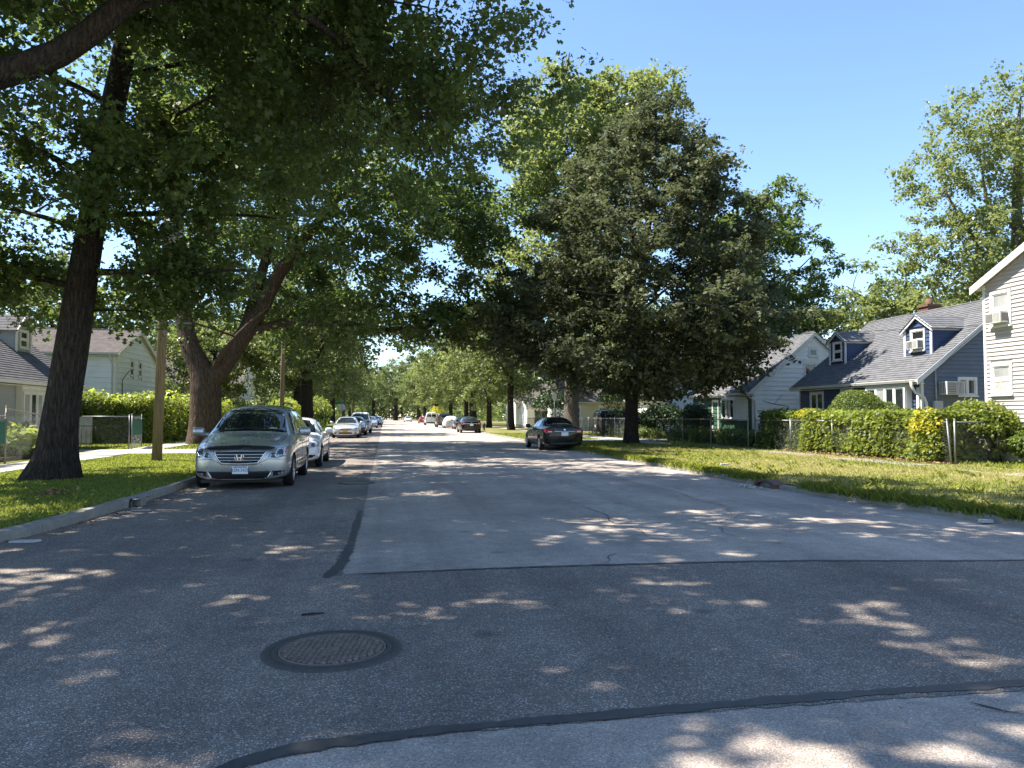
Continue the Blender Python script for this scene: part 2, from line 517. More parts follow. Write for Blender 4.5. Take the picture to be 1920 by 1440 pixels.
    link('crown', np_mesh('crown', V, F, t), leafm, root)
    return root

def scatter(n, fn, spacing, tries=60000):
    """dart throwing: fn(k) gives k candidate points; keeps n at least `spacing` apart"""
    out = np.zeros((n, 3)); m = 0; done = 0
    while m < n and done < tries:
        cand = fn(512); done += 512
        for c in cand:
            if m == 0 or np.min(np.sum((out[:m] - c) ** 2, axis=1)) > spacing ** 2:
                out[m] = c; m += 1
                if m == n: break
    return out[:m]
def ellipsoid(c, r, shell=.35, zmin=-9, gaps=0):
    c = np.array(c, float); r = np.array(r, float)
    def fn(k):
        d = unit(rng.normal(size=(k, 3))); q = (shell + (1 - shell) * rng.random((k, 1))) ** .6
        p = c + d * r * q
        # lobed outline
        lob = 1 + .16 * np.sin(3.1 * d[:, :1] * 2 + 2.3 * d[:, 2:3] * 2 + c[0]) * np.cos(2.7 * d[:, 1:2] * 2 + c[1])
        p = c + (p - c) * lob
        return p[p[:, 2] > zmin]
    return fn
def profile_crown(axis, prof, shell=.3):
    """crown about an axis: axis(z)->(x,y); prof: [(z, radius)]"""
    zs = np.array([p[0] for p in prof]); rs = np.array([p[1] for p in prof])
    def fn(k):
        z = zs[0] + (zs[-1] - zs[0]) * rng.random(k); r = np.interp(z, zs, rs)
        keep = rng.random(k) < (r / rs.max()) ** 1.3; z = z[keep]; r = r[keep]; k = len(z)
        a = rng.random(k) * 2 * math.pi; q = (shell + (1 - shell) * rng.random(k)) ** .6
        lob = 1 + .14 * np.sin(3 * a + z * .8) + .10 * np.sin(5 * a - z * 1.3)
        ax = np.array([axis(zz) for zz in z])
        return np.stack([ax[:, 0] + r * q * lob * np.cos(a), ax[:, 1] + r * q * lob * np.sin(a), z], 1)
    return fn
# ------------------------------------------------------------------ ground, road, kerbs
def sheet(name, poly, z, mat, parent=None):
    return MB().add([(x, y, z) for x, y in poly], [tuple(range(len(poly)))]).build(name, mat, parent)
def ragged(pts, step, amp, seed=0):
    r = np.random.default_rng(seed); out = []
    for (a, b) in zip(pts[:-1], pts[1:]):
        a = np.array(a, float); b = np.array(b, float); L = np.linalg.norm(b - a); m = max(1, int(L / step)); nrm = np.array([-(b - a)[1], (b - a)[0]]) / L
        for j in range(m):
            out.append(tuple(a + (b - a) * j / m + nrm * r.normal() * amp * (0 if j == 0 else 1)))
    out.append(tuple(pts[-1])); return out
def band(pts, w, seed, amp=.35, taper=True):
    """ragged strip polygon about a polyline"""
    r = np.random.default_rng(seed); P = np.array(pts, float); n = len(P); t = np.gradient(P, axis=0); nr = np.stack([-t[:, 1], t[:, 0]], 1); nr /= np.linalg.norm(nr, axis=1, keepdims=True)
    k = np.ones((n, 1))
    if taper: k[0] = k[-1] = .25
    k = k * np.repeat(.75 + .5 * r.random((n // 7 + 2, 1)), 7, axis=0)[:n]; k = np.convolve(k[:, 0], np.ones(7) / 7, 'same')[:, None] if n > 14 else k
    wl = w * (.5 + amp * (r.random((n, 1)) - .5)) * k; wr = w * (.5 + amp * (r.random((n, 1)) - .5)) * k
    return [tuple(p) for p in P + nr * wl] + [tuple(p) for p in (P - nr * wr)[::-1]]

tag(sheet('ground', [(-1500, -1500), (1500, -1500), (1500, 1500), (-1500, 1500)], -.25, 'lawn_soil'), 'grassy ground reaching to the horizon', None, None, 'structure')
rd = MB()
rd.add([(-90, -20, 0), (110, -20, 0), (110, 14, 0), (-90, 14, 0)], [(0, 1, 2, 3)])
rd.add([(-4.6, 14, 0), (9.2, 14, 0), (9.2, 480, 0), (-4.6, 480, 0)], [(0, 1, 2, 3)])
road = tag(rd.build('road', 'asphalt_old'), 'worn light grey asphalt street running straight ahead', None, None, 'structure')
# newer asphalt: a lane along the left kerb and a trench across the junction
near = ragged([(-.72, -20), (-.72, 2.0), (-.70, 3.35), (-.45, 3.60), (.3, 3.70), (1.8, 3.76), (3.4, 3.76), (6.5, 3.80), (30, 4.2)], .07, .008, 1)
far = ragged([(30, 7.2), (6.5, 7.12), (4.2, 7.46), (2.5, 7.55), (.9, 7.54), (-.42, 7.46)], .09, .010, 2)
side = ragged([(-.42, 7.46), (-.36, 9.0), (-.34, 11.7), (-.38, 18), (-.40, 40)], .12, .009, 3) + [(-.6, 90), (-.72, 200), (-.72, 320)]
sheet('asphalt_patch', near + far + side + [(-4.6, 320), (-4.6, 14), (-30, 14), (-30, -20)], .004, 'asphalt_patch', road)
# tar seams
def smoothpts(pts, step=.08): return [tuple(p) for p in resample(np.array([(a, b, 0) for a, b in pts]), step)[:, :2]]
sheet('tar_seam', band(smoothpts([(-.86, 2.6), (-.80, 3.2), (-.62, 3.52), (-.3, 3.66), (.4, 3.75), (1.1, 3.79), (1.9, 3.83), (2.7, 3.86), (3.6, 3.86), (6, 3.92), (12, 4.0)]), .092, 4, .28), .008, 'tar', road)
sheet('tar_seam', band(smoothpts([(-.56, 7.36), (-.50, 7.6), (-.44, 8.2), (-.41, 9.2), (-.40, 10.4), (-.40, 12.5)]), .10, 5, .4), .008, 'tar', road)
sheet('tar_seam', band(smoothpts([(-.46, 7.46), (.4, 7.52), (1.6, 7.55), (2.8, 7.52), (4.2, 7.44), (6.5, 7.10), (10, 7.0)]), .05, 6, .5), .010, 'tar', road)
for i, pts in enumerate([[(2.15, 7.62), (2.30, 7.78), (2.34, 8.0), (2.52, 8.2)], [(3.02, 3.66), (3.12, 3.50), (3.30, 3.36), (3.42, 3.2)], [(3.2, 9.2), (3.3, 9.9), (3.15, 10.6), (3.3, 11.4), (3.2, 12.4)], [(5.6, 12), (5.5, 13.2), (5.65, 14.6), (5.5, 16.5), (5.6, 19)], [(1.2, 13), (2.4, 13.1), (3.5, 12.9), (5.2, 13.05)]]):
    sheet('crack', band(smoothpts(pts, .06), .012, 20 + i, .9), .006, 'crack_tar', road)

# finer branching cracks over the old asphalt
cr = random.Random(11)
def crack_walk(x, y, ang, L, w, depth=0):
    pts = [(x, y)]; s_ = 0
    while s_ < L:
        ang += cr.uniform(-.45, .45); d_ = cr.uniform(.08, .22); x += math.cos(ang) * d_; y += math.sin(ang) * d_; s_ += d_; pts.append((x, y))
        if depth < 1 and cr.random() < .12: crack_walk(x, y, ang + cr.choice((-1, 1)) * cr.uniform(.6, 1.2), L * .35, w * .7, depth + 1)
    if len(pts) > 3: sheet('crack', band(pts, w, cr.randrange(9999), .9), .0065 + depth * .0008, 'crack_tar', road)
for x, y, a, L in ((4.6, 9.6, 1.7, 4), (1.4, 14, 1.5, 7), (3.9, 17, 1.7, 9), (6.2, 20, 1.5, 9), (3.0, 11.2, .1, 3), (2.9, 3.6, -.9, .8)):
    crack_walk(x, y, a, L, .007)

# kerbs: stones laid end to end
KL = resample(np.array([(-30, 5.9, 0), (-12, 6.1, 0), (-7.2, 6.9, 0), (-5.2, 8.3, 0), (-4.52, 9.9, 0), (-4.26, 11.6, 0), (-4.16, 14, 0), (-4.13, 18, 0), (-4.13, 60, 0), (-4.2, 140, 0), (-4.3, 330, 0)], float), .25)[:, :2]
KR = resample(np.array([(60, 6.2, 0), (16, 6.5, 0), (10.6, 7.2, 0), (8.9, 8.4, 0), (8.42, 9.6, 0), (8.15, 12, 0), (7.98, 15, 0), (7.96, 20, 0), (8.05, 30, 0), (8.15, 60, 0), (8.3, 140, 0), (8.6, 330, 0)], float), .25)[:, :2]
def kerb(name, P, sign, label, z=.14):
    s = np.concatenate([[0], np.cumsum(np.linalg.norm(np.diff(P, axis=0), axis=1))])
    root = tag(thing(name, label, None), None, None, None, 'structure')
    at = lambda q: np.array([np.interp(q, s, P[:, 0]), np.interp(q, s, P[:, 1])])
    q = 0; i = 0; r = np.random.default_rng(5)
    while q < s[-1] - .5:
        L = 2.2 + 1.4 * r.random() if q < 120 else 40.
        e = min(q + L, s[-1]); m = max(2, int((e - q) / .3) if q < 120 else 12)
        dz = r.normal() * .006; mb = MB(); rows = []
        for j in range(m + 1):
            c = at(q + .008 + (e - q - .016) * j / m); t = at(q + (e - q) * j / m + .05) - at(q + (e - q) * j / m - .05); t /= np.linalg.norm(t); nr = np.array([-t[1], t[0]]) * sign
            ch = [r.normal() * .005 for _ in range(3)]
            rows.append([(c[0] + nr[0] * a, c[1] + nr[1] * a, h) for a, h in ((0, -.1), (.004 + ch[0], .09 + dz), (.030 + ch[1], z - .005 + dz + ch[2]), (.155, z + dz), (.155, -.1))])
        for rw in rows: mb.v += rw
        for j in range(m):
            for k in range(4):
                a = j * 5 + k; f = (a, a + 1, a + 6, a + 5); mb.f.append(f if sign > 0 else f[::-1]); mb.sm.append(False)
        mb.f.append((0, 1, 2, 3, 4)); mb.sm.append(False); mb.f.append(tuple(m * 5 + k for k in (4, 3, 2, 1, 0))); mb.sm.append(False)
        mb.build('kerb_stone', 'concrete_kerb', root); q = e; i += 1
    return root
kerb('kerb', KL, 1, 'pale worn concrete kerb beside the minivan and the mown lawn')
kerb('kerb', KR, -1, 'weathered concrete kerb half hidden under weeds on the verge', .10)
def off(P, d):
    t = np.gradient(P, axis=0); nr = np.stack([-t[:, 1], t[:, 0]], 1); nr /= np.linalg.norm(nr, axis=1, keepdims=True); return P + nr * d
LL = [tuple(p) for p in off(KL, .15)[::3]]; LR = [tuple(p) for p in off(KR, -.15)[::3]]
lawn = tag(sheet('lawn', LL + [(-4.5, 480), (-200, 480), (-200, 5.9)], .12, 'lawn_soil'), 'mown lawn along the street with the large trees', None, None, 'structure')
verge = tag(sheet('verge', LR[::-1] + [(200, 6.2), (200, 480), (8.8, 480)], .105, 'verge_soil'), 'half dry weedy grass verge in front of the hedge', None, None, 'structure')

# pavements of concrete slabs
def slabs(name, label, x0, x1, y0, y1, z, n, mat='concrete_walk', jitter=.006):
    root = tag(thing(name, label, None), None, None, None, 'structure'); r = np.random.default_rng(8)
    L = (y1 - y0) / n
    for i in range(n):
        a = y0 + i * L; zz = z + r.normal() * jitter
        vs = [(x0, a + .008, z - .1), (x1, a + .008, z - .1), (x1, a + L - .008, z - .1), (x0, a + L - .008, z - .1)]
        tz = [zz + r.normal() * .004 for _ in range(4)]
        MB().hexa(vs + [(v[0], v[1], tz[k]) for k, v in enumerate(vs)]).build('slab', mat, root)
    return root
slabs('pavement', 'pale concrete pavement behind the lawn and the dark trunk', -10.6, -9.25, 12, 30.0, .14, 12)
slabs('pavement', 'pale concrete pavement beyond the driveway in front of the tall hedge', -10.6, -9.25, 33.6, 90, .14, 36)
dw = slabs('driveway', 'pale concrete driveway beside the wooden utility pole', -18, -4.32, 30.02, 33.58, .135, 2)
slabs('pavement', 'sun-bleached pavement strip half overgrown beside the hedge and wire fence', 14.55, 15.35, 9, 36.0, .107, 18, 'concrete_kerb', .007)
slabs('pavement', 'concrete pavement strip behind the dark round tree', 12.9, 14.3, 36.05, 120, .125, 54)
slabs('driveway', 'concrete driveway between the black sedan and the houses', 8.4, 25, 41.5, 45.0, .13, 1)

# manholes
def manhole(loc, rz, rad, label, grid):
    root = thing('manhole', label, 'manhole', loc, rz)
    k = rad / .43
    MB().lathe([(.445 * k, .0), (.43 * k, .011), (.395 * k, .013), (.385 * k, .006), (.375 * k, .006), (.368 * k, .013), (.345 * k, .012), (.338 * k, .0)], 64).build('ring', 'iron_ring', root)
    MB().lathe([(.0, .004), (.30 * k, .004), (.318 * k, .004), (.322 * k, .012), (.336 * k, .012), (.3365 * k, .0)], 64).build('cover', 'iron_cover', root)
    if grid:
        p = .043; lug = MB().hexa([(-.017, -.0145, .003), (.017, -.0145, .003), (.017, .0145, .003), (-.017, .0145, .003), (-.0145, -.012, .016), (.0145, -.012, .016), (.0145, .012, .016), (-.0145, .012, .016)]).mesh('lug')
        lug.materials.append(M('iron_cover'))
        for j in range(-9, 10):
            for i in range(-8, 9):
                x = i * p + (j % 2) * p * .5; y = j * .0345
                if math.hypot(x, y) < .302 and not (math.hypot(x, y) < .052):
                    l = link('lug', lug, None, root, (x, y, 0))
        MB().lathe([(.0, .0125), (.044, .0125), (.048, .004)], 24).build('boss', 'iron_cover', root)
manhole((-.33, 5.11, .004), R(24), .43, 'round iron manhole cover with a cast grid in the dark asphalt', True)
manhole((-.66, 17.6, .004), R(10), .40, 'flat manhole cover on the seam beside the silver minivan', False)

# storm drain inlet in the weedy kerb
dr = thing('storm_drain', 'rusty iron storm drain inlet open in the weedy kerb', 'storm drain', (7.96, 15.25, 0), R(91))
arch = [(-.42, .0), (-.42, .10), (-.30, .17), (-.12, .205), (.12, .205), (.30, .17), (.42, .10), (.42, .0), (.34, .0), (.34, .05), (.2, .115), (0, .135), (-.2, .115), (-.34, .05), (-.34, .0)]
MB().prism([(u, v * .8) for u, v in arch], -.10, .16, lambda u, v, h: (u, -h, v)).build('hood', 'iron_rust', dr)
MB().box((-.36, -.155, -.05), (.36, -.145, .09)).build('back_plate', 'black_plastic', dr)
rk = MB()
for i in range(26):
    c = Vector((random.uniform(-.7, .7), random.uniform(.02, .32), .015)); s_ = random.uniform(.012, .05)
    rk.lathe([(0, -s_ * .5), (s_, -s_ * .3), (s_ * .9, s_ * .4), (0, s_ * .55)], 6, mat=Matrix.Translation(c) @ Euler((random.random(), random.random(), random.random() * 6)).to_matrix().to_4x4(), smooth=False)
tag(rk.build('rubble', 'rock', None, None), 'gravel and broken concrete washed up at the storm drain', None, None, 'stuff').location = (7.72, 15.2, 0)
bpy.data.objects['rubble'].rotation_euler = (0, 0, R(91))

# grass blades
def grass(name, label, pts, h, w, mat, lean=.5, tint=None):
    n = len(pts); a = rng.random(n) * 6.283
    hh = h * (.55 + .9 * rng.random(n)); d = np.stack([np.cos(a), np.sin(a), np.zeros(n)], 1); wd = np.stack([-np.sin(a), np.cos(a), np.zeros(n)], 1)
    ln = lean * rng.random(n) * hh
    b = pts; t = pts + d * ln[:, None]; t[:, 2] += hh; m = pts + d * (ln * .35)[:, None]; m[:, 2] += hh * .6
    ww = w * (.7 + .6 * rng.random(n))[:, None]
    V = np.stack([b - wd * ww, b + wd * ww, m + wd * ww * .7, t, m - wd * ww * .7], 1).reshape(-1, 3)
    F = np.arange(n * 5).reshape(n, 5)
    tn = rng.random(n) if tint is None else np.clip(tint + rng.normal(size=n) * .15, 0, 1)
    return tag(link(name, np_mesh(name, V, F, tn), mat), label, None, None, 'stuff')
def pts_in(n, x0, x1, y0, y1, z, test=None):
    p = np.stack([x0 + (x1 - x0) * rng.random(n), y0 + (y1 - y0) * rng.random(n) , np.full(n, z)], 1)
    return p if test is None else p[test(p)]
def kx(P, y): return np.interp(y, P[20:, 1], P[20:, 0]) if False else np.interp(y, [9.9, 11.6, 14, 18, 60, 140], [-4.52, -4.26, -4.16, -4.13, -4.13, -4.2])
def rx(y): return np.interp(y, [8.4, 9.6, 12, 15, 20, 30, 60], [8.9, 8.42, 8.15, 7.98, 7.96, 8.05, 8.15])
tst = lambda p: (p[:, 0] < kx(KL, p[:, 1]) - .16) & ~((p[:, 0] < -9.22) & (p[:, 0] > -10.65)) & ~((p[:, 1] > 29.9) & (p[:, 1] < 33.7))
q = rng.random(62000)
p = np.stack([-4.2 - 6.5 * rng.random(62000), 10 + 22 * q ** 1.3, np.full(62000, .118)], 1); p = p[tst(p)]
grass('grass', 'short mown grass on the lawn near the minivan', p, .034, .014, 'blade', .9, .45 + .35 * np.sin(p[:, 0] * 1.3) * np.sin(p[:, 1] * .9))
p = pts_in(26000, -16, -4.4, 33.8, 60, .118, tst)
grass('grass', 'mown grass beyond the driveway', p, .055, .03, 'blade', .9)
tv = lambda p: (p[:, 0] > rx(p[:, 1]) + .1)
n_ = 60000; p = np.stack([8 + 7.9 * rng.random(n_), 8.8 + 27 * rng.random(n_) ** 1.25, np.full(n_, .10)], 1); p = p[tv(p)]
dry = np.sin(p[:, 0] * .9 + 1) * np.sin(p[:, 1] * .55) + .35 * rng.normal(size=len(p)); walk = (p[:, 0] > 14.3) & (p[:, 0] < 15.5) & (rng.random(len(p)) < .45)
g1 = (dry < -.32) & ~walk; g2 = (dry >= -.32) & ~walk
grass('grass', 'green patches of grass on the weedy verge', p[g1], .045, .011, 'blade', 1.2)
grass('dry_grass', 'straw-coloured dry grass on the weedy verge', p[g2], .036, .011, 'blade_dry', 1.2)
# long tufts hanging over the kerb and standing in the verge
def tufts(centers, per, spread, h):
    c = np.repeat(centers, per, axis=0); c = c + np.stack([rng.normal(size=len(c)) * spread, rng.normal(size=len(c)) * spread, np.zeros(len(c))], 1); return c
ty = 8.6 + 32 * rng.random(900) ** 1.15; tc = np.stack([rx(ty) + .02 + np.abs(rng.normal(size=900)) * .24, ty, np.full(900, .07)], 1)
keep = ~((np.abs(tc[:, 1] - 15.0) < .75) & (tc[:, 0] < 8.6)); tc = tc[keep]
grass('weeds', 'long green weeds hanging over the kerb of the verge', tufts(tc, 24, .09, .2), .125, .009, 'blade', 1.3)
tc = pts_in(130, 8.8, 14.2, 9.5, 33, .08)
grass('weeds', 'scattered taller weed tufts in the middle of the verge', tufts(tc, 22, .07, .2), .11, .008, 'blade', 1.2)
p = pts_in(22000, 8.2, 22, 33, 62, .10, lambda p: ~((p[:, 1] > 41.4) & (p[:, 1] < 45.1)) & ~((p[:, 0] > 12.8) & (p[:, 0] < 14.4) & (p[:, 1] > 36)))
grass('grass', 'shaded grass under the dark round tree', p, .06, .03, 'blade', .9)
p = pts_in(14000, 16.2, 26, 13, 31, .10)
grass('grass', 'grass inside the wire fence by the tan house', p, .09, .022, 'blade', 1.0)
# ------------------------------------------------------------------ trees
rng = np.random.default_rng(101)
# tall straight oak on the lawn
ax1 = lambda z: (-.0 + z * .125 - .02 * max(0, z - 8), 0.)
T1 = [(0, 0, 0), (.04, 0, 1.2), (.22, 0, 2.6), (.50, .0, 5), (.92, .0, 8), (1.25, 0, 10.2), (1.6, .1, 14), (1.8, .1, 19)]
c1 = scatter(470, profile_crown(lambda z: (.55 + z * .07, 0), [(3.6, 2.2), (4.6, 4.6), (6.5, 6.0), (9, 6.4), (12, 5.8), (15, 4.6), (18, 3.0), (20, 1.2)], .12), .52)
c1 = c1[(c1[:, 2] < 9.5) | (rng.random(len(c1)) < .6)]
c1 = c1[(c1[:, 1] < 1.9) | (c1[:, 2] > 12) | (rng.random(len(c1)) < .12)]
c1 = c1[~((c1[:, 0] > 3.4) & (c1[:, 2] < 5.6))]
c1 = c1[~((c1[:, 0] > 2.9) & (c1[:, 2] < 8.2) & (rng.random(len(c1)) < .55))]
ax_x = .15 + .105 * c1[:, 2]
c1 = c1[~((c1[:, 1] < .2) & (np.abs(c1[:, 0] - ax_x + .02 * c1[:, 1] * -1) < .75) & (c1[:, 2] < 10.5) & (rng.random(len(c1)) < .8))]
# keep the view under the crown open along the bole
c1 = c1[~((c1[:, 2] < 4.6) & (np.abs(c1[:, 0] - .4) < 1.2) & (c1[:, 1] < 0))]
c1 = np.vstack([c1, scatter(7, ellipsoid((2.8, -.3, 4.3), (1.2, 1.2, .9), 0, 3.2), .5), scatter(24, ellipsoid((2.1, -.4, 6.6), (1.7, 1.6, 2.1), 0, 4.2), .6), scatter(12, ellipsoid((-2.3, -.4, 4.5), (1.9, 1.5, .8), 0, 3.5), .5)])
c1 = np.vstack([c1, scatter(70, ellipsoid((1.0, 5.0, 14.6), (5.0, 4.4, 3.8), 0, 10.8), .8)])  # extra high clusters added to shade the middle of the road
lim1 = []
for i, (z, a, L, rise) in enumerate([(4.2, 185, 3.2, .5), (4.6, -20, 3.8, -.1), (5.4, 150, 4.4, 1.2), (5.9, 20, 4.6, .5), (6.6, 205, 4.6, 1.4), (7.2, -40, 4.8, .8), (7.9, 90, 4.5, 1.0), (8.4, 170, 5.0, 1.8), (9.1, 10, 5.2, 1.4), (10.2, 230, 4.6, 1.8), (11, -60, 4.6, 1.8), (12, 60, 4.4, 2.2), (13, 180, 4.0, 2.2), (14, -10, 3.8, 2.2), (15.5, 120, 3.0, 2.2), (16, -100, 3.0, 2.2)]):
    x, y = ax1(z); c, s = math.cos(R(a)), math.sin(R(a))
    lim1.append(([(x, y, z), (x + c * L * .33, y + s * L * .33, z + rise * .45), (x + c * L * .7, y + s * L * .7, z + rise * .8), (x + c * L, y + s * L, z + rise * .85)], .085 - i * .002, .02))
tree('oak_tree', 'straight dark-trunked oak on the lawn beside the silver minivan', None, (-7.15, 18.4, .12), (T1, [.38, .36, .345, .30, .26, .22, .16, .05]), lim1, c1, 330, 1.0, .125, 'leaf_oak', 'bark_dark', 'lobed', 24, 9, flare=.8, trunk_rough=.05, flare_dir=math.pi, upper=(9.2, .20, .6))

rng = np.random.default_rng(102)
# near oak out of frame to the left: its limb and canopy reach over the junction
T0 = [(0, 0, 0), (.1, .1, 2), (.3, .3, 4.2), (.2, .5, 7), (.0, .6, 11), (0, .6, 16)]
lim0 = [([(.3, .3, 4.0), (1.4, 1.6, 5.3), (2.6, 2.9, 6.35), (3.5, 3.4, 7.05), (4.3, 3.6, 7.95), (5.2, 3.8, 9.2), (6.4, 4.1, 10.4), (8.2, 4.6, 11.4), (10.0, 4.8, 12)], .30, .05), ([(4.2, 3.6, 7.85), (5.6, 4.6, 8.9), (7.4, 5.6, 9.6), (9.4, 6.4, 9.9)], .06, .02),
        ([(4.3, 3.6, 8.0), (5.4, 2.6, 9.0), (6.3, 1.6, 10.4), (7.5, .6, 11.8)], .12, .03),
        ([(.2, .5, 7), (1.6, 2.4, 9.4), (3.2, 4.8, 11.4), (4.8, 6.4, 13)], .18, .03), ([(.2, .5, 7.5), (-1.6, 2.4, 9.4), (-3.2, 3.8, 11.4)], .16, .03),
        ([(.1, .6, 9), (2.4, -.6, 11.4), (5, -1.6, 13.2), (7, -2.4, 14)], .16, .03), ([(.0, .6, 10), (-.4, -2.6, 12.4), (-.6, -5, 14)], .14, .03),
        ([(.0, .6, 12), (1.8, 1.6, 14.4), (3.6, 2, 16.4)], .12, .03), ([(7.0, 4.1, 8.4), (7.6, 5.4, 8.6), (8.6, 7.2, 8.2), (9.2, 8.4, 7.4)], .07, .02)]
O0 = np.array([-8.6, 9.4, .12])
fa = ellipsoid((4.2, 2.0, 12.2), (8.6, 8.6, 5.6), .15, 7.4)
def f0(k):
    p = fa(k); # nothing hangs into view below the limb, except at the far edge
    return p[(p[:, 2] > 7.9) | (p[:, 1] > 5)]
c0 = scatter(400, f0, .72)
fb = ellipsoid((9.2, 6.6, 8.6), (3.4, 3.0, 2.3), .0, 5.6)
c0b = scatter(46, fb, .6)
fc = ellipsoid((2.0, 4.2, 9.0), (4.2, 2.6, 1.9), .0, 6.9)
c0c = scatter(20, fc, .6)
c0 = np.vstack([c0, c0b, c0c, scatter(12, ellipsoid((-.6, -2.6, 12.4), (4.0, 3.0, 3.0), 0, 9.2), .75)])  # last clusters added out of view to shade the left foreground
c0 = c0[(c0[:, 1] > -4.2) & ((c0[:, 2] < 10.2) | (rng.random(len(c0)) < .93))]
bt = []
for i in range(70):
    x = random.uniform(6.8, 10.4); y = random.uniform(5.2, 8.2); z = random.uniform(7.4, 8.8)
    bt.append(([(x, y, z), (x + random.uniform(-.2, .5), y + random.uniform(-.2, .3), z - .5), (x + random.uniform(-.1, .8), y + random.uniform(-.3, .3), z - random.uniform(.8, 1.6))], .010, .004))
tree('oak_tree', 'spreading oak whose thick limb and canopy hang over the road from beyond the left edge', None, tuple(O0), (T0, [.62, .55, .50, .40, .26, .06]), lim0, c0, 300, 1.15, .112, 'leaf_oak', 'bark_dark', 'lobed', 16, 7, droop=.22, bare=bt, upper=(10.2, .25, .75))

rng = np.random.default_rng(103)
# old maple with a forked bulging trunk
O2 = np.array([-8.9, 40, .12])
T2 = [(0, 0, 0), (.05, 0, 1.2), (.05, 0, 2.6), (-.1, 0, 3.6), (-.7, 0, 4.9), (-1.1, .2, 6.6), (-1.4, .4, 9.5), (-1.6, .5, 14), (-1.6, .5, 18)]
lim2 = [([(.1, 0, 2.9), (.75, -.1, 3.7), (1.6, -.1, 5.0), (2.6, -.2, 6.6), (3.6, -.3, 8.6), (5.0, -.4, 10.6), (6.2, -.4, 12.4), (7.2, -.4, 15)], .55, .10),
        ([(1.7, -.1, 5.1), (2.2, .2, 6.9), (2.7, .5, 9.2), (3.2, .8, 12), (3.2, .8, 16)], .34, .06),
        ([(2.2, -.2, 5.6), (4.2, -.3, 6.1), (6.4, -.4, 6.0), (9.0, -.5, 5.75), (11.2, -.5, 6.1), (13.4, -.6, 7.0), (15.4, -.7, 6.9)], .24, .05),
        ([(4.0, -.3, 9.2), (6.0, -.5, 9.9), (7.6, -.6, 11.0)], .15, .04),
        ([(3.0, 0, 7.4), (3.4, 2.4, 9.4), (3.8, 4.8, 11.4)], .14, .03), ([(-1, .1, 6.6), (-2.4, 1.4, 9), (-3.4, 2.4, 12)], .2, .03),
        ([(-1.1, .2, 7.4), (-2.6, -1.8, 9.4), (-3.6, -3.4, 11)], .18, .03), ([(.1, 0, 3.2), (1.2, -1.2, 4.6), (2.4, -2.6, 5.6), (3.6, -4.0, 6.3)], .16, .04), ([(6, -.4, 12), (8.4, -.4, 14), (11, -.4, 15.6)], .12, .03)]
f2 = ellipsoid((5.0, 0, 12.5), (9.8, 8.4, 9.0), .1, 4.9)
hole = lambda p: ~((np.abs(p[:, 0] - 9.8) < 1.0) & (np.abs(p[:, 2] - 8.2) < .8))
c2 = scatter(430, lambda k: (lambda p: p[hole(p) & ~((p[:, 2] < 5.6) & (p[:, 0] < 3.2))])(f2(k)), .8)
c2c = scatter(105, ellipsoid((4.2, -8.6, 14.4), (6.4, 4.4, 5.0), 0, 9.6), .85)  # crown extension added towards the camera to shade the road
c2b = scatter(34, ellipsoid((12.4, -.4, 6.4), (3.8, 2.8, 1.9), 0, 4.2), .65)
c2 = c2[~((c2[:, 1] < -.4) & (c2[:, 0] > -.5) & (c2[:, 0] < 6) & (c2[:, 2] < 9.6) & (rng.random(len(c2)) < .85))]
c2 = c2[(c2[:, 2] < 10) | (rng.random(len(c2)) < .62)]
c2 = np.vstack([c2, c2b, c2c, scatter(26, ellipsoid((13.2, -1, 11.6), (2.8, 3, 3.0), 0), .8)])
T2o = tree('maple_tree', 'huge old forked maple with a bulging brown trunk behind the minivan', None, tuple(O2), (T2, [.80, .74, .72, .62, .44, .38, .30, .16, .05]), lim2, c2, 260, 1.35, .23, 'leaf_maple', 'bark_brown', 'diamond', 24, 7, flare=.16, trunk_rough=.045)

rng = np.random.default_rng(104)
# dense dark linden on the verge
T3 = [(0, 0, 0), (.05, 0, 1.5), (.1, 0, 3), (.4, 0, 6), (.9, 0, 10), (1.4, 0, 15), (1.5, 0, 18)]
c3 = scatter(520, profile_crown(lambda z: (.1 + .075 * z, 0), [(2.5, 3.4), (3.6, 5.6), (5, 6.8), (6.6, 7.0), (8.8, 6.6), (11, 5.5), (13.5, 4.1), (15.6, 2.6), (17.2, 1.2), (18.0, .4)], .35), .66)
lim3 = [([(.12, 0, 2.6 + i * .75), (.5 + 1.6 * math.cos(i * 2.4), 1.6 * math.sin(i * 2.4), 3.7 + i * .85), (.7 + 3.6 * math.cos(i * 2.4), 3.6 * math.sin(i * 2.4), 4.6 + i * .98)], .11 - i * .005, .03) for i in range(12)]
tree('linden_tree', 'dense dark cone-shaped tree on the verge beside the black sedan', None, (12.2, 37.6, .1), (T3, [.36, .32, .30, .24, .18, .10, .04]), lim3, c3, 265, 1.1, .22, 'leaf_linden', 'bark_dark', 'diamond', 14, 7, flare=.35, up=1.1)

rng = np.random.default_rng(105)
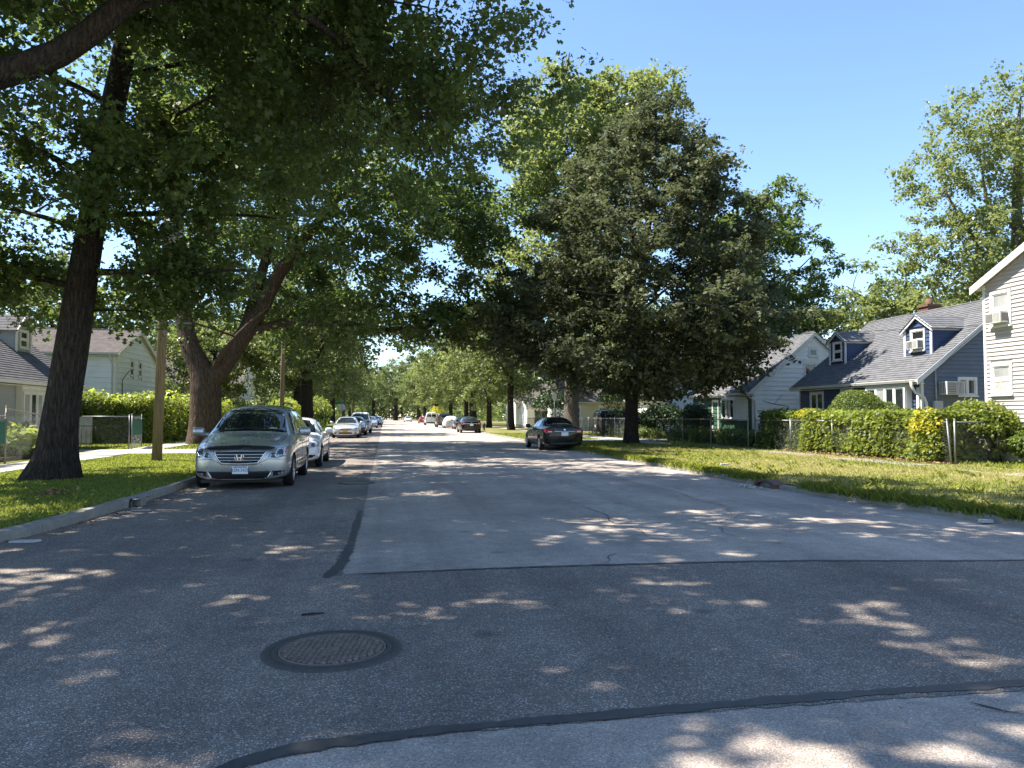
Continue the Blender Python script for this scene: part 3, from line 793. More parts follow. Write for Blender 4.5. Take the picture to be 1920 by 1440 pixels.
# tall pale oak behind it
T4 = [(0, 0, 0), (.05, 0, 3), (.1, 0, 8), (.6, 0, 14), (1.5, 0, 20), (2.4, 0, 27)]
lim4 = [([(.2, 0, 8 + i * 1.6), (1.9 * math.cos(i * 2.1), 1.9 * math.sin(i * 2.1), 10.4 + i * 1.7), (1 + 4.2 * math.cos(i * 2.1), 4.2 * math.sin(i * 2.1), 12.4 + i * 1.75)], .20 - i * .012, .04) for i in range(9)]
c4 = np.vstack([scatter(150, ellipsoid((-.4, 0, 20), (4.6, 5, 7.2), .2), 1.1), scatter(60, ellipsoid((4.6, 0, 23.6), (3.4, 3.6, 4.6), .2), 1.0), scatter(80, ellipsoid((-1.6, 0, 13), (6.6, 6, 5), .2), 1.1)])
tree('oak_tree', 'tall pale green oak rising behind the dark cone-shaped tree', None, (13.2, 54.4, .1), (T4, [.62, .52, .44, .34, .22, .06]), lim4, c4, 190, 1.5, .30, 'leaf_pale', 'bark_grey', 'diamond', 14, 7, flare=.3)
# tree beside it, behind the houses
def spread(name, label, loc, h, r, zc, n, per, rc, size, lm, bm='bark_dark', tr=.35, seed=0, bot=None, group=None, forks=6, lean=0., ell=1., spacing=None, shell=.2):
    z0 = h * .30
    T = [(0, 0, 0), (lean * .15, 0, z0 * .6), (lean * .4, 0, z0 * 1.2), (lean * .8, 0, h * .62), (lean, 0, h * .92)]
    a0 = seed * 1.3
    lim = [([(lean * .3, 0, z0 + i * h * .07), (lean * .4 + r * .35 * math.cos(a0 + i * 2.3), r * .35 * math.sin(a0 + i * 2.3), z0 + h * .12 + i * h * .08), (lean * .5 + r * .72 * math.cos(a0 + i * 2.3), r * .72 * math.sin(a0 + i * 2.3), z0 + h * .22 + i * h * .085)], tr * .42, tr * .1) for i in range(forks)]
    C = scatter(n, ellipsoid((lean * .6, 0, zc), (r, r * ell, h - zc), shell, bot if bot is not None else z0 * .8), spacing or r * .13)
    return tree(name, label, group, loc, (T, [tr, tr * .88, tr * .8, tr * .45, tr * .12]), lim, C, per, rc, size, lm, bm, 'diamond', 10, 6, flare=.3)
spread('oak_tree', 'broad green oak between the dark tree and the pale blue house gable', (30.5, 60, .1), 21, 6.0, 13.0, 170, 230, 1.5, .30, 'leaf_maple', seed=1, bot=5)
spread('locust_tree', 'feathery light green tree behind the white gable', (36.0, 63, .1), 13.0, 5.4, 8.5, 110, 150, 1.4, .30, 'leaf_pale', seed=2, bot=4)
spread('maple_tree', 'light green maple behind the blue house chimney', (37, 50, .1), 12.4, 6.5, 7.4, 120, 160, 1.4, .28, 'leaf_pale', seed=5, bot=2)
spread('maple_tree', 'round yellow-green tree behind the blue house roof ridge', (34.5, 37, .1), 9.8, 5.6, 6.2, 120, 170, 1.2, .24, 'leaf_pale', seed=3, bot=2)
# tall airy maple behind the tan house
T5 = [(0, 0, 0), (0, 0, 5), (-.2, 0, 9), (-.2, 0, 14), (0, 0, 18), (.3, 0, 20.5)]
lim5 = [([(-.1, 0, 6.5), (-1.2, -.3, 8.8), (-2.6, -.5, 10.6), (-4.2, -.6, 12.6), (-5.4, -.6, 14.6)], .24, .04), ([(-.1, 0, 7.5), (-.9, .2, 10), (-1.6, .4, 13), (-2.2, .4, 17)], .22, .04),
        ([(0, 0, 8), (1.4, 0, 11), (2.6, 0, 14)], .2, .04), ([(-1.0, -.2, 8.4), (-3.4, -.4, 9.6), (-5.6, -.6, 10.6)], .14, .03), ([(-.2, 0, 10), (-1.6, 1.6, 12.5), (-2.6, 2.6, 15)], .15, .03), ([(-.2, 0, 12), (.8, -2, 15), (1.4, -3, 18)], .15, .03)]
c5 = np.vstack([scatter(64, ellipsoid((-3.6, 0, 16.4), (3.2, 3.6, 4.0), .1), .95), scatter(70, ellipsoid((1.4, 0, 18.6), (3.4, 3.6, 4.6), .1), .95), scatter(66, ellipsoid((-3.4, 0, 11.4), (4.2, 3.6, 2.6), .1), .9), scatter(50, ellipsoid((1.8, 0, 13), (3.4, 3.4, 3.4), .1), 1.0), scatter(34, ellipsoid((-1.2, .4, 8.0), (3.4, 3, 1.8), .1), .9)])
tree('maple_tree', 'tall airy maple rising behind the tan house gable', None, (30.7, 33, .1), (T5, [.5, .42, .36, .26, .14, .04]), lim5, c5, 160, 1.15, .20, 'leaf_pale', 'bark_grey', 'diamond', 12, 7, flare=.2).scale = (.84, .84, .84)

# rows along the street beyond: three kinds, copied
kinds = [spread('street_tree', 'leafy street tree with low branches beside the second utility pole', (-6.4, 64.5, .12), 15, 6.6, 8.8, 170, 150, 1.35, .28, 'leaf_far', tr=.52, seed=4, bot=4.0, group='street trees farther along'),
         spread('street_tree', 'slim street tree with a straight dark trunk by the far wire fence', (12.4, 77, .12), 14, 5.6, 8.4, 140, 150, 1.35, .28, 'leaf_far', tr=.36, seed=6, bot=3.6, group='street trees farther along'),
         spread('street_tree', 'yellow-green street tree behind the second black car', (12.2, 92, .12), 12, 5.6, 7.2, 130, 140, 1.35, .28, 'leaf_pale', tr=.34, seed=8, bot=2.8, group='street trees farther along')]
spots = [(0, -9.5, 86, 1.05, 40, 'full green street tree behind the white car roofs'), (0, 12.0, 108, 1.1, 80, 'street tree standing over the parked white van'), (1, 12.5, 122, 1.1, 130, 'dark street tree beyond the parked white van'),
         (2, 11.5, 140, 1.2, 10, 'bright street tree above the red car'), (1, -10.5, 112, 1.0, 200, 'dark full tree right of the far pair of poles'), (0, -9.5, 140, 1.1, 60, 'green tree at the far bend of the kerb'),
         (2, 10.5, 165, 1.2, 300, 'pale tree near the far end of the street'), (1, 9.5, 195, 1.3, 30, 'hazy tree closing the far end of the street'), (0, 3.0, 262, 1.4, 90, 'tree in the gap at the very end of the street'),
         (2, -9.5, 175, 1.2, 170, 'pale tree on the far side of the parked cars'), (1, -10, 215, 1.3, 240, 'far tree behind the last parked cars'), (0, -5, 300, 1.4, 20, 'distant tree on the skyline at the end of the road'), (1, 10, 240, 1.4, 110, 'distant dark tree near the road end'), (2, 12, 300, 1.5, 10, 'distant pale tree near the road end')]
for k, x, y, s_, a, lab in spots:
    o = copy_tree(kinds[k]); o.location = (x, y, .1); o.scale = (s_, s_, s_); o.rotation_euler = (0, 0, R(a)); o['label'] = lab
# trees in the yards behind
yard = [(2, -13.5, 64, .8, 15, 'round garden tree behind the clipped hedge'), (0, -24, 62, .95, 70, 'garden tree behind the white two-storey house'), (1, -26, 40, 1.0, 30, 'garden tree behind the grey house dormer'), (0, -20, 84, .9, 140, 'garden tree behind the pink house'),
        (1, 24, 70, .9, 150, 'garden tree behind the green-fronted house'), (0, 27, 92, 1.1, 210, 'garden tree behind the cream house'), (2, 22, 118, 1.1, 60, 'yard tree beyond the cream house'), (0, -22, 112, 1.1, 10, 'yard tree far beyond the pink house'), (1, 46, 44, 1.0, 90, 'yard tree to the right of the blue house ridge'), (1, -30, 26, .9, 75, 'yard tree left of the grey house')]
for k, x, y, s_, a, lab in yard:
    o = copy_tree(kinds[k]); o.location = (x, y, .1); o.scale = (s_, s_, s_); o.rotation_euler = (0, 0, R(a)); o['label'] = lab; o['group'] = 'trees in the yards behind'; o.name = 'garden_tree'

# far woods closing the horizon behind the yards
def woods(label, pts, h, n, size):
    P = np.array(pts, float); s_ = np.concatenate([[0], np.cumsum(np.linalg.norm(np.diff(P, axis=0), axis=1))]); q = rng.random(n) * s_[-1]
    x = np.interp(q, s_, P[:, 0]) + rng.normal(size=n) * 5; y = np.interp(q, s_, P[:, 1]) + rng.normal(size=n) * 5
    top = h * (.72 + .16 * np.sin(q * .21) + .12 * np.sin(q * .57 + 1)); z = .2 + top * (rng.random(n) ** .8)
    V, F, t = leaves(np.stack([x, y, z], 1), size, 'diamond', up=.7)
    tag(link('treeline', np_mesh('treeline', V, F, t), 'leaf_far'), label, None, None, 'stuff')
woods('distant trees massed behind the houses on the lawn side', [(-46, 10), (-50, 60), (-44, 120), (-30, 200), (-16, 330)], 13, 26000, 1.0)
woods('distant trees massed at the end of the street', [(-16, 330), (0, 345), (20, 340)], 15, 9000, 1.1)
woods('distant trees massed behind the houses on the verge side', [(20, 335), (30, 220), (46, 130), (60, 80), (70, 40), (70, 0)], 12, 26000, 1.0)
# ------------------------------------------------------------------ houses
class Wall:
    """a wall plane in house coordinates: origin O, along U, outward N"""
    def __init__(s, O, U, N): s.O = Vector(O); s.U = Vector(U); s.N = Vector(N)
    def p(s, u, z, d=0.): return s.O + s.U * u + s.N * d + Vector((0, 0, z))
def wbox(mb, W, u0, u1, z0, z1, d0, d1):
    mb.hexa([W.p(u0, z0, d1), W.p(u1, z0, d1), W.p(u1, z0, d0), W.p(u0, z0, d0), W.p(u0, z1, d1), W.p(u1, z1, d1), W.p(u1, z1, d0), W.p(u0, z1, d0)])
def clad(W, parent, mat, z0, e, lo, hi, ztop, holes=(), name='siding_board'):
    """clapboards: every course cut at the openings and by the gable"""
    z = z0; lap = .036 if e < .19 else .05
    while z < ztop - .02:
        z1 = min(z + e, ztop); a0, b0, a1, b1 = lo(z), hi(z), lo(z1), hi(z1)
        segs = [(a0, b0, a1, b1)]
        for (u0, u1, h0, h1) in holes:
            if h1 <= z + .01 or h0 >= z1 - .01: continue
            new = []
            for (p, q, r_, s_) in segs:
                if u1 <= p or u0 >= q: new.append((p, q, r_, s_)); continue
                if u0 - p > .03: new.append((p, u0, r_, u0))
                if q - u1 > .03: new.append((u1, q, u1, s_))
            segs = new
        for (p, q, r_, s_) in segs:
            if q - p < .04: continue
            s_ = max(s_, r_ + .005)
            MB().hexa([W.p(p, z, lap), W.p(q, z, lap), W.p(q, z, .001), W.p(p, z, .001), W.p(r_, z1 + .004, .007), W.p(s_, z1 + .004, .007), W.p(s_, z1 + .004, .001), W.p(r_, z1 + .004, .001)]).build(name, mat, parent)
        z = z1
def window(W, parent, u0, u1, z0, z1, style='hung', trim='white_trim', t=.09, glass='window_glass', d=.055, panes=2, name='window'):
    """trim frame with sashes; each pane a sub-part"""
    f = MB()
    wbox(f, W, u0 - t, u0, z0 - t * .6, z1 + t, .002, d); wbox(f, W, u1, u1 + t, z0 - t * .6, z1 + t, .002, d)
    wbox(f, W, u0, u1, z1, z1 + t, .002, d - .003); wbox(f, W, u0 - t - .02, u1 + t + .02, z0 - t * .6 - .05, z0 - t * .6 - .001, .002, d + .05); wbox(f, W, u0, u1, z0 - t * .6, z0, .002, d - .003)
    s = .04; cells = []
    if style == 'hung':
        m = (z0 + z1) / 2; wbox(f, W, u0, u1, m - .025, m + .025, .002, .040)
        cells = [(u0, u1, m + .025, z1), (u0, u1, z0, m - .025)]
    elif style == 'slide':
        m = (u0 + u1) / 2; wbox(f, W, m - .03, m + .03, z0, z1, .002, .040); cells = [(u0, m - .03, z0, z1), (m + .03, u1, z0, z1)]
    elif style == 'row':
        w = (u1 - u0) / panes
        for i in range(panes):
            if i: wbox(f, W, u0 + w * i - .05, u0 + w * i + .05, z0, z1, .002, .046)
            cells.append((u0 + w * i + (.05 if i else 0), u0 + w * (i + 1) - (.05 if i < panes - 1 else 0), z0, z1))
    else: cells = [(u0, u1, z0, z1)]
    for (a, b, c, e) in cells:
        wbox(f, W, a, a + s, c, e, .002, .030); wbox(f, W, b - s, b, c, e, .002, .030); wbox(f, W, a + s, b - s, e - s, e, .002, .029); wbox(f, W, a + s, b - s, c, c + s, .002, .029)
    fr = f.build(name, trim, parent)
    for i, (a, b, c, e) in enumerate(cells):
        g = MB(); wbox(g, W, a + s, b - s, c + s, e - s, .002, .012 + .004 * (i % 2)); g.build('pane', glass if isinstance(glass, str) else glass[i % len(glass)], fr)
    return fr
def slope(parent, W, u0, u1, d_e, z_e, d_r, z_r, mat, name='roof', course=.16, th=.10):
    """one roof slope: deck plus lapped shingle courses. d = outward from wall plane"""
    dk = MB(); pts = lambda u, d, z: W.p(u, z, d)
    dk.hexa([pts(u0, d_e, z_e - th), pts(u1, d_e, z_e - th), pts(u1, d_r, z_r - th), pts(u0, d_r, z_r - th), pts(u0, d_e, z_e), pts(u1, d_e, z_e), pts(u1, d_r, z_r), pts(u0, d_r, z_r)])
    rf = dk.build(name, 'white_trim', parent)
    L = math.hypot(d_r - d_e, z_r - z_e); n = max(2, int(L / course)); sh = MB()
    nd, nz = (z_r - z_e) / L, (d_e - d_r) / L   # outward normal in (d,z)
    if nz < 0: nd, nz = -nd, -nz
    for i in range(n):
        q0, q1 = i / n, min(1., (i + 1.05) / n)
        A = (d_e + (d_r - d_e) * q0, z_e + (z_r - z_e) * q0); B = (d_e + (d_r - d_e) * q1, z_e + (z_r - z_e) * q1)
        o0, o1 = .030, .010
        q = [pts(u0 - .01, A[0] + nd * .002, A[1] + nz * .002), pts(u1 + .01, A[0] + nd * .002, A[1] + nz * .002), pts(u1 + .01, B[0] + nd * .002, B[1] + nz * .002), pts(u0 - .01, B[0] + nd * .002, B[1] + nz * .002),
             pts(u0 - .01, A[0] + nd * o0, A[1] + nz * o0), pts(u1 + .01, A[0] + nd * o0, A[1] + nz * o0), pts(u1 + .01, B[0] + nd * o1, B[1] + nz * o1), pts(u0 - .01, B[0] + nd * o1, B[1] + nz * o1)]
        sh.hexa(q)
    s = sh.build('shingles', mat, rf); s['kind'] = 'stuff'
    return rf

def house(name, label, loc, rz, L, D, ze, zr, front_m, gable_m, roof_m, expo=.2, trim='white_trim', fwin=(), gwin=(), gside='R', front_clad=True, over=.35, rake=.22, base=.35, bwin=(), group=None, dormers=(), gglass='window_glass', gutter=True, ridge_frac=.5, fextra=None):
    """front faces local -Y, length L along X, depth D along Y; gside: gable to clad in detail"""
    root = thing(name, label, 'house', loc, rz, group)
    F = Wall((0, 0, 0), (1, 0, 0), (0, -1, 0)); G0 = Wall((0, D, 0), (0, -1, 0), (-1, 0, 0)); G1 = Wall((L, 0, 0), (0, 1, 0), (1, 0, 0))
    yr = D * ridge_frac
    core = MB(); core.prism([(0, 0), (D, 0), (D, ze), (yr, zr), (0, ze)], 0, L, lambda u, v, h: (h, u, v))
    wall = core.build('wall', gable_m, root)
    fb = MB(); wbox(fb, F, 0, L, 0, base, .003, .05); wbox(fb, G0, 0, D, 0, base, .003, .05); wbox(fb, G1, 0, D, 0, base, .003, .05); fb.build('foundation', 'concrete_base', root)
    t = .09
    if front_clad: clad(F, wall, front_m, base, expo, lambda z: .06, lambda z: L - .06, ze - .02, [(a - t, b + t, c - t * .6, d + t) for (a, b, c, d, *_) in fwin])
    for k in ((0, 1) if gside == 'B' else ((1,) if gside == 'R' else (0,))):
        W = G1 if k else G0
        yrk = yr if k else D - yr
        def lo(z): return .06 if z <= ze else .06 + (z - ze) / (zr - ze) * yrk
        def hi(z): return D - .06 if z <= ze else D - .06 - (z - ze) / (zr - ze) * (D - yrk)
        clad(W, wall, gable_m, base, expo, lo, hi, zr - .12, [(a - t, b + t, c - t * .6, d + t) for (a, b, c, d, *_) in gwin])
        for (a, b, c, d, *st) in gwin: window(W, root, a, b, c, d, *(st or ['hung']), trim=trim, glass=gglass)
    for (a, b, c, d, *st) in fwin: window(F, root, a, b, c, d, *(st or ['hung']), trim=trim)
    for (x, y) in ((0, 0), (L, 0), (0, D), (L, D)):
        cb = MB().box((x - (.032 if x == 0 else .07), y - (.032 if y == 0 else .07), base), (x + (.07 if x == 0 else .032), y + (.07 if y == 0 else .032), ze - .005))
        cb.build('corner_board', trim, root)
    # roof
    sl = (zr - ze) / yr; sl2 = (zr - ze) / (D - yr); zE = ze - sl * over
    Wf = Wall((0, 0, .03), (1, 0, 0), (0, -1, 0)); Wb = Wall((L, D, .03), (-1, 0, 0), (0, 1, 0))
    slope(root, Wf, -rake, L + rake, over, zE + .10, -yr, zr + .10, roof_m); slope(root, Wb, -rake, L + rake, over, ze - sl2 * over + .10, -(D - yr), zr + .10, roof_m)
    MB().tube([(-rake - .01, yr, zr + .145), (L + rake + .01, yr, zr + .145)], .06, 6).build('ridge_cap', roof_m, root)
    for x in (-rake - .035, L + rake + .002):
        rk = MB()
        rk.hexa([(x, -over - .01, zE - .10), (x + .033, -over - .01, zE - .10), (x + .033, yr, zr - .10), (x, yr, zr - .10), (x, -over - .01, zE + .125), (x + .033, -over - .01, zE + .125), (x + .033, yr, zr + .125), (x, yr, zr + .125)])
        zE2 = ze - sl2 * over
        rk.hexa([(x, yr + .001, zr - .10), (x + .033, yr + .001, zr - .10), (x + .033, D + over, zE2 - .10), (x, D + over, zE2 - .10), (x, yr + .001, zr + .125), (x + .033, yr + .001, zr + .125), (x + .033, D + over, zE2 + .125), (x, D + over, zE2 + .125)])
        rk.build('rake_board', trim, root)
    sf = MB(); sf.box((-rake, -over, zE - .06), (L + rake, -.035, zE - .03)); sf.build('soffit', trim, root)
    if gutter:
        g = MB(); y0 = -over - .012; prof = [(0, 0), (0, -.10), (-.08, -.11), (-.12, -.02), (-.12, .0), (-.105, .0), (-.07, -.09), (-.012, -.085), (-.012, 0)]
        g.prism(prof, -rake, L + rake, lambda u, v, h: (h, y0 + u, zE + .11 + v)); g.build('gutter', 'gutter_white', root)
    for (dx, dw, df, dz0, dze, dzr, glass, ac) in dormers:
        dormer(root, dx, dw, df, dz0, dze, dzr, (lambda y: zE + .13 + (y + over) * sl), gable_m if False else front_m, roof_m, trim, glass, ac)
    root['_dims'] = (L, D)
    return root, F, G0, G1
def ac_unit(parent, W, u0, u1, z0, z1, d, name='air_conditioner'):
    b = MB(); wbox(b, W, u0, u1, z0, z1, .02, d); a = b.build(name, 'ac_white', parent)
    g = MB()
    n = 7
    for i in range(n):
        zz = z0 + .03 + (z1 - z0 - .06) * i / n; wbox(g, W, u0 + .03, u0 + (u1 - u0) * .52, zz, zz + (z1 - z0 - .06) / n * .6, d + .001, d + .008)
    for i in range(5):
        uu = u0 + (u1 - u0) * (.58 + .075 * i); wbox(g, W, uu, uu + .018, z0 + .03, z1 - .03, d + .001, d + .008)
    # side louvres
    for i in range(4):
        dd = .06 + (d - .1) * i / 4
        g.hexa([W.p(u0 - .004, z0 + .04, dd), W.p(u0 - .001, z0 + .04, dd), W.p(u0 - .001, z0 + .04, dd + .05), W.p(u0 - .004, z0 + .04, dd + .05), W.p(u0 - .004, z1 - .04, dd), W.p(u0 - .001, z1 - .04, dd), W.p(u0 - .001, z1 - .04, dd + .05), W.p(u0 - .004, z1 - .04, dd + .05)])
        g.hexa([W.p(u1 + .001, z0 + .04, dd), W.p(u1 + .004, z0 + .04, dd), W.p(u1 + .004, z0 + .04, dd + .05), W.p(u1 + .001, z0 + .04, dd + .05), W.p(u1 + .001, z1 - .04, dd), W.p(u1 + .004, z1 - .04, dd), W.p(u1 + .004, z1 - .04, dd + .05), W.p(u1 + .001, z1 - .04, dd + .05)])
    g.build('louvres', 'ac_grille', a)
    return a
def dormer(root, x, w, yf, z0, ze, zr, roofz, m, rm, trim, glass, ac=False):
    """gabled dormer centred on x with its face at local y = yf"""
    y_e = yf + .1
    # where its eave and ridge run into the roof
    yE = yf; 
    while roofz(yE) < ze: yE += .02
    yR = yf
    while roofz(yR) < zr: yR += .02
    h = w / 2
    b = MB()
    zb = roofz(yf) - .25
    b.add([(x - h, yf, zb), (x + h, yf, zb), (x + h, yf, ze), (x, yf, zr), (x - h, yf, ze), (x - h, yE + .2, ze), (x + h, yE + .2, ze), (x, yR + .2, zr), (x - h, yE + .2, zb), (x + h, yE + .2, zb)],
          [(0, 1, 2, 3, 4), (1, 9, 6, 2), (0, 4, 5, 8), (4, 3, 7, 5), (2, 6, 7, 3)])
    d = b.build('dormer', m, root)
    F = Wall((x - h, yf, 0), (1, 0, 0), (0, -1, 0))
    # cheek boards follow the roof line
    for sx in (-1, 1):
        W = Wall((x + sx * h, yf, 0), (0, 1, 0), (sx, 0, 0)); z = roofz(yf)
        while z < ze - .03:
            z1 = min(z + .16, ze); u0 = 0.06
            def end(zz):
                y = yf
                while roofz(y) < zz: y += .02
                return max(.08, y - yf)
            MB().hexa([W.p(u0, z, .024), W.p(end(z), z, .024), W.p(end(z), z, .001), W.p(u0, z, .001), W.p(u0, z1, .008), W.p(end(z1), z1, .008), W.p(end(z1), z1, .001), W.p(u0, z1, .001)]).build('siding_board', m, d)
            z = z1
    zw0 = roofz(yf) + .22; zw1 = ze - .05
    clad(F, d, m, roofz(yf) + .02, .16, lambda z: .08 if z < ze else .08 + (z - ze) / (zr - ze) * h, lambda z: w - .08 if z < ze else w - .08 - (z - ze) / (zr - ze) * h, zr - .1, [(w * .24, w * .76, zw0 - .1, zw1 + .1)])
    window(F, d, w * .28, w * .72, zw0, zw1, 'hung', trim=trim, t=.08, glass=glass)
    if ac: ac_unit(d, F, w * .30, w * .70, zw0 + .02, zw0 + .36, .30)
    t = MB()
    wbox(t, F, -.03, .09, zb + .2, ze + .02, .001, .05); wbox(t, F, w - .09, w + .03, zb + .2, ze + .02, .001, .05)
    for sx in (-1, 1):
        xo = x + sx * (h + .14); zo = ze - .14 * (zr - ze) / h
        # rake boards of the dormer
        t.hexa([(xo, yf - .14, zo - .05), (x, yf - .14, zr - .05), (x, yf - .10, zr - .05), (xo, yf - .10, zo - .05), (xo, yf - .14, zo + .09), (x, yf - .14, zr + .09), (x, yf - .10, zr + .09), (xo, yf - .10, zo + .09)])
        # eave fascia along the cheek
        t.hexa([(x + sx * (h + .03), yf - .1, ze - .10), (x + sx * (h + .06), yf - .1, ze - .10), (x + sx * (h + .06), yE - .05, ze - .10), (x + sx * (h + .03), yE - .05, ze - .10), (x + sx * (h + .03), yf - .1, ze + .02), (x + sx * (h + .06), yf - .1, ze + .02), (x + sx * (h + .06), yE + .02, ze + .02), (x + sx * (h + .03), yE + .02, ze + .02)])
    t.build('trim', trim, d)
    r = MB()
    for sx in (-1, 1):
        xo = x + sx * (h + .17); zo = ze - .17 * (zr - ze) / h; n = 6
        yo = yf
        while roofz(yo) < zo: yo += .02
        for i in range(n):
            q0, q1 = i / n, (i + 1.05) / n; q1 = min(1, q1)
            P = lambda q, y, o: (xo + (x - xo) * q, y, zo + (zr - zo) * q + .06 + o)
            ya, yb = yo + (yR - yo) * q0, yo + (yR - yo) * q1
            q = [P(q0, yf - .17, 0), P(q0, ya + .1, 0), P(q1, yb + .1, 0), P(q1, yf - .17, 0), P(q0, yf - .17, .035), P(q0, ya + .1, .035), P(q1, yb + .1, .018), P(q1, yf - .17, .018)]
            r.hexa(q if sx < 0 else [q[k] for k in (3, 2, 1, 0, 7, 6, 5, 4)])
    s = r.build('dormer_roof', rm, d); s['kind'] = 'stuff'

# blue cape house with two dormers. front (-X world) at x=20
L1, D1 = 8.8, 8.0
fw = [(.95, 1.75, 1.25, 2.15, 'slide'), (4.9, 8.2, .75, 2.35, 'row')]
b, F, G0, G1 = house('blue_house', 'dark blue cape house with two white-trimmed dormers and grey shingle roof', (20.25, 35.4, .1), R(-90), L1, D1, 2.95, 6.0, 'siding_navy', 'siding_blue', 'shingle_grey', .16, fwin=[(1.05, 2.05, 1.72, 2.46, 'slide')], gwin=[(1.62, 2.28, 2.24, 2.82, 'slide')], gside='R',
       dormers=[(1.66, 1.32, 1.05, 0, 4.92, 5.34, 'window_glass', False), (7.3, 1.62, 1.05, 0, 4.90, 5.42, ('window_glass', 'sash_glass_pale'), True)])
# door, shutter panel and picture window under the eave
fr = window(F, b, 3.62, 4.38, .75, 2.55, 'one', t=.12, name='door')
fp = MB(); wbox(fp, F, 5.3, 5.6, 1.2, 2.5, .04, .07); fp.build('shutter', 'white_trim', b)
bay = Wall((5.75, -.28, 0), (1, 0, 0), (0, -1, 0)); bb = MB(); bb.box((5.75, -.279, .35), (8.3, -.03, 2.68)); bb.build('bay', 'white_trim', b)
window(bay, b, .12, 2.43, 1.0, 2.5, 'row', t=.10, panes=4, glass=('window_glass', 'sash_glass_pale', 'window_glass'))
fl = MB().tube([(4.85, -.03, 2.1), (4.85, -.10, 2.1), (4.85, -.14, 2.03)], .035, 8); fl.lathe([(.02, .2), (.07, .15), (.06, .02), (.0, .0)], 10, mat=Matrix.Translation((4.85, -.16, 1.97))); fl.build('porch_lamp', 'ac_white', b)
MB().tube([(8.78, -.42, 2.72), (8.82, -.44, 2.55), (8.83, -.30, 2.30), (8.84, .08, 2.1), (8.89, .12, 1.9), (8.89, .12, .15)], .055, 8).build('downspout', 'gutter_white', b)
MB().tube([(8.70, -.08, 2.5), (8.70, -.08, .15)], .06, 8).build('porch_post', 'gutter_white', b)
W = G1
mp = MB().tube([W.p(.60, 3.3, .08), W.p(.55, 3.15, .08), W.p(.56, 2.2, .08), W.p(.56, 1.95, .08)], .024, 6); wbox(mp, W, .42, .78, 1.55, 1.98, .04, .17); mp.build('meter_box', 'plastic_grey', b)
ac_unit(b, W, .74, 1.50, 2.22, 2.72, .45)
cp = MB().tube([W.p(.60, 3.3, .30), W.p(1.3, 3.95, .32), W.p(2.2, 4.65, .32), W.p(3.3, 5.5, .30)], .015, 5); cp.tube([W.p(2.7, 4.9, .27), W.p(2.9, 4.6, .3), W.p(3.15, 4.75, .3), W.p(3.3, 5.2, .27)], .010, 5); cp.build('service_cable', 'cable', b)
ch = MB(); ch.box((3.1, 4.3, 5.0), (3.7, 4.9, 6.45)); ch.box((3.04, 4.24, 6.45), (3.76, 4.96, 6.55)); ch.lathe([(.16, 0), (.15, .28), (.12, .28)], 10, mat=Matrix.Translation((3.4, 4.6, 6.55))); ch.build('chimney', 'brick', b)

# pale blue house with a green front, next door
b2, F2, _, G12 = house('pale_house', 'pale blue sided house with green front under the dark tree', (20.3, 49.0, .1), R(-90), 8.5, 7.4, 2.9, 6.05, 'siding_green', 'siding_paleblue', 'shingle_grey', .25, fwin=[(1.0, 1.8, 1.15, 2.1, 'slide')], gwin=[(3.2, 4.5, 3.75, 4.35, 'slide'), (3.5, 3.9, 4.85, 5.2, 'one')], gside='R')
window(F2, b2, 3.2, 3.95, .5, 2.3, 'one', t=.10, name='door')
bb = MB(); bb.add([(5.2, -.03, 1.15), (5.7, -.6, 1.15), (7.5, -.6, 1.15), (8.0, -.03, 1.15), (5.2, -.03, 2.5), (5.7, -.6, 2.5), (7.5, -.6, 2.5), (8.0, -.03, 2.5)], [(0, 1, 5, 4), (1, 2, 6, 5), (2, 3, 7, 6), (4, 5, 6, 7), (3, 2, 1, 0)]); bb.build('bay', 'white_trim', b2)
window(Wall((5.7, -.6, 0), (1, 0, 0), (0, -1, 0)), b2, .12, 1.68, 1.3, 2.35, 'row', t=.07, panes=3, glass=('window_glass', 'sash_glass_pale', 'window_glass'))
MB().box((5.3, -.5, .1), (7.9, -.032, 1.15)).build('bay_base', 'siding_green', b2)
MB().tube([(8.5, -.42, 2.75), (8.56, -.3, 2.5), (8.56, .1, 2.25), (8.56, .1, .15)], .05, 8).build('downspout', 'gutter_white', b2)
vine = MB().tube([G12.p(.6, 2.25, .05), G12.p(1.4, 2.05, .07), G12.p(2.1, 1.95, .05), G12.p(2.3, 1.4, .05), G12.p(2.2, .9, .05)], .014, 5); vine.tube([G12.p(1.3, 2.1, .05), G12.p(1.75, 2.6, .05)], .010, 5); vine.build('loose_cable', 'cable', b2)
aw = MB(); aw.hexa([G12.p(3.0, 1.98, .03), G12.p(4.9, 1.98, .03), G12.p(4.9, 1.90, .75), G12.p(3.0, 1.90, .75), G12.p(3.0, 2.45, .03), G12.p(4.9, 2.45, .03), G12.p(4.9, 1.95, .78), G12.p(3.0, 1.95, .78)]); aw.tube([G12.p(4.85, 1.9, .7), G12.p(4.85, .1, .7)], .03, 6); aw.build('awning', 'white_trim', b2)

# tan two-storey house, gable to the street
b3, _, G03, _ = house('tan_house', 'tall tan clapboard house at the right edge, gable facing the street', (18.2, 10.8, .1), 0, 9, 10.2, 5.42, 7.75, 'siding_tan', 'siding_tan', 'shingle_brown', .125, gwin=[(.36, .98, 4.16, 5.08, 'hung'), (.32, .96, 2.10, 2.90, 'hung'), (4.6, 5.4, 4.16, 5.1, 'hung'), (4.6, 5.4, 2.0, 2.9, 'hung')], gside='L', front_clad=False, over=.32, rake=.20, gglass=('sash_glass_pale', 'curtain'))
ac_unit(b3, G03, .37, .97, 4.18, 4.50, .32)

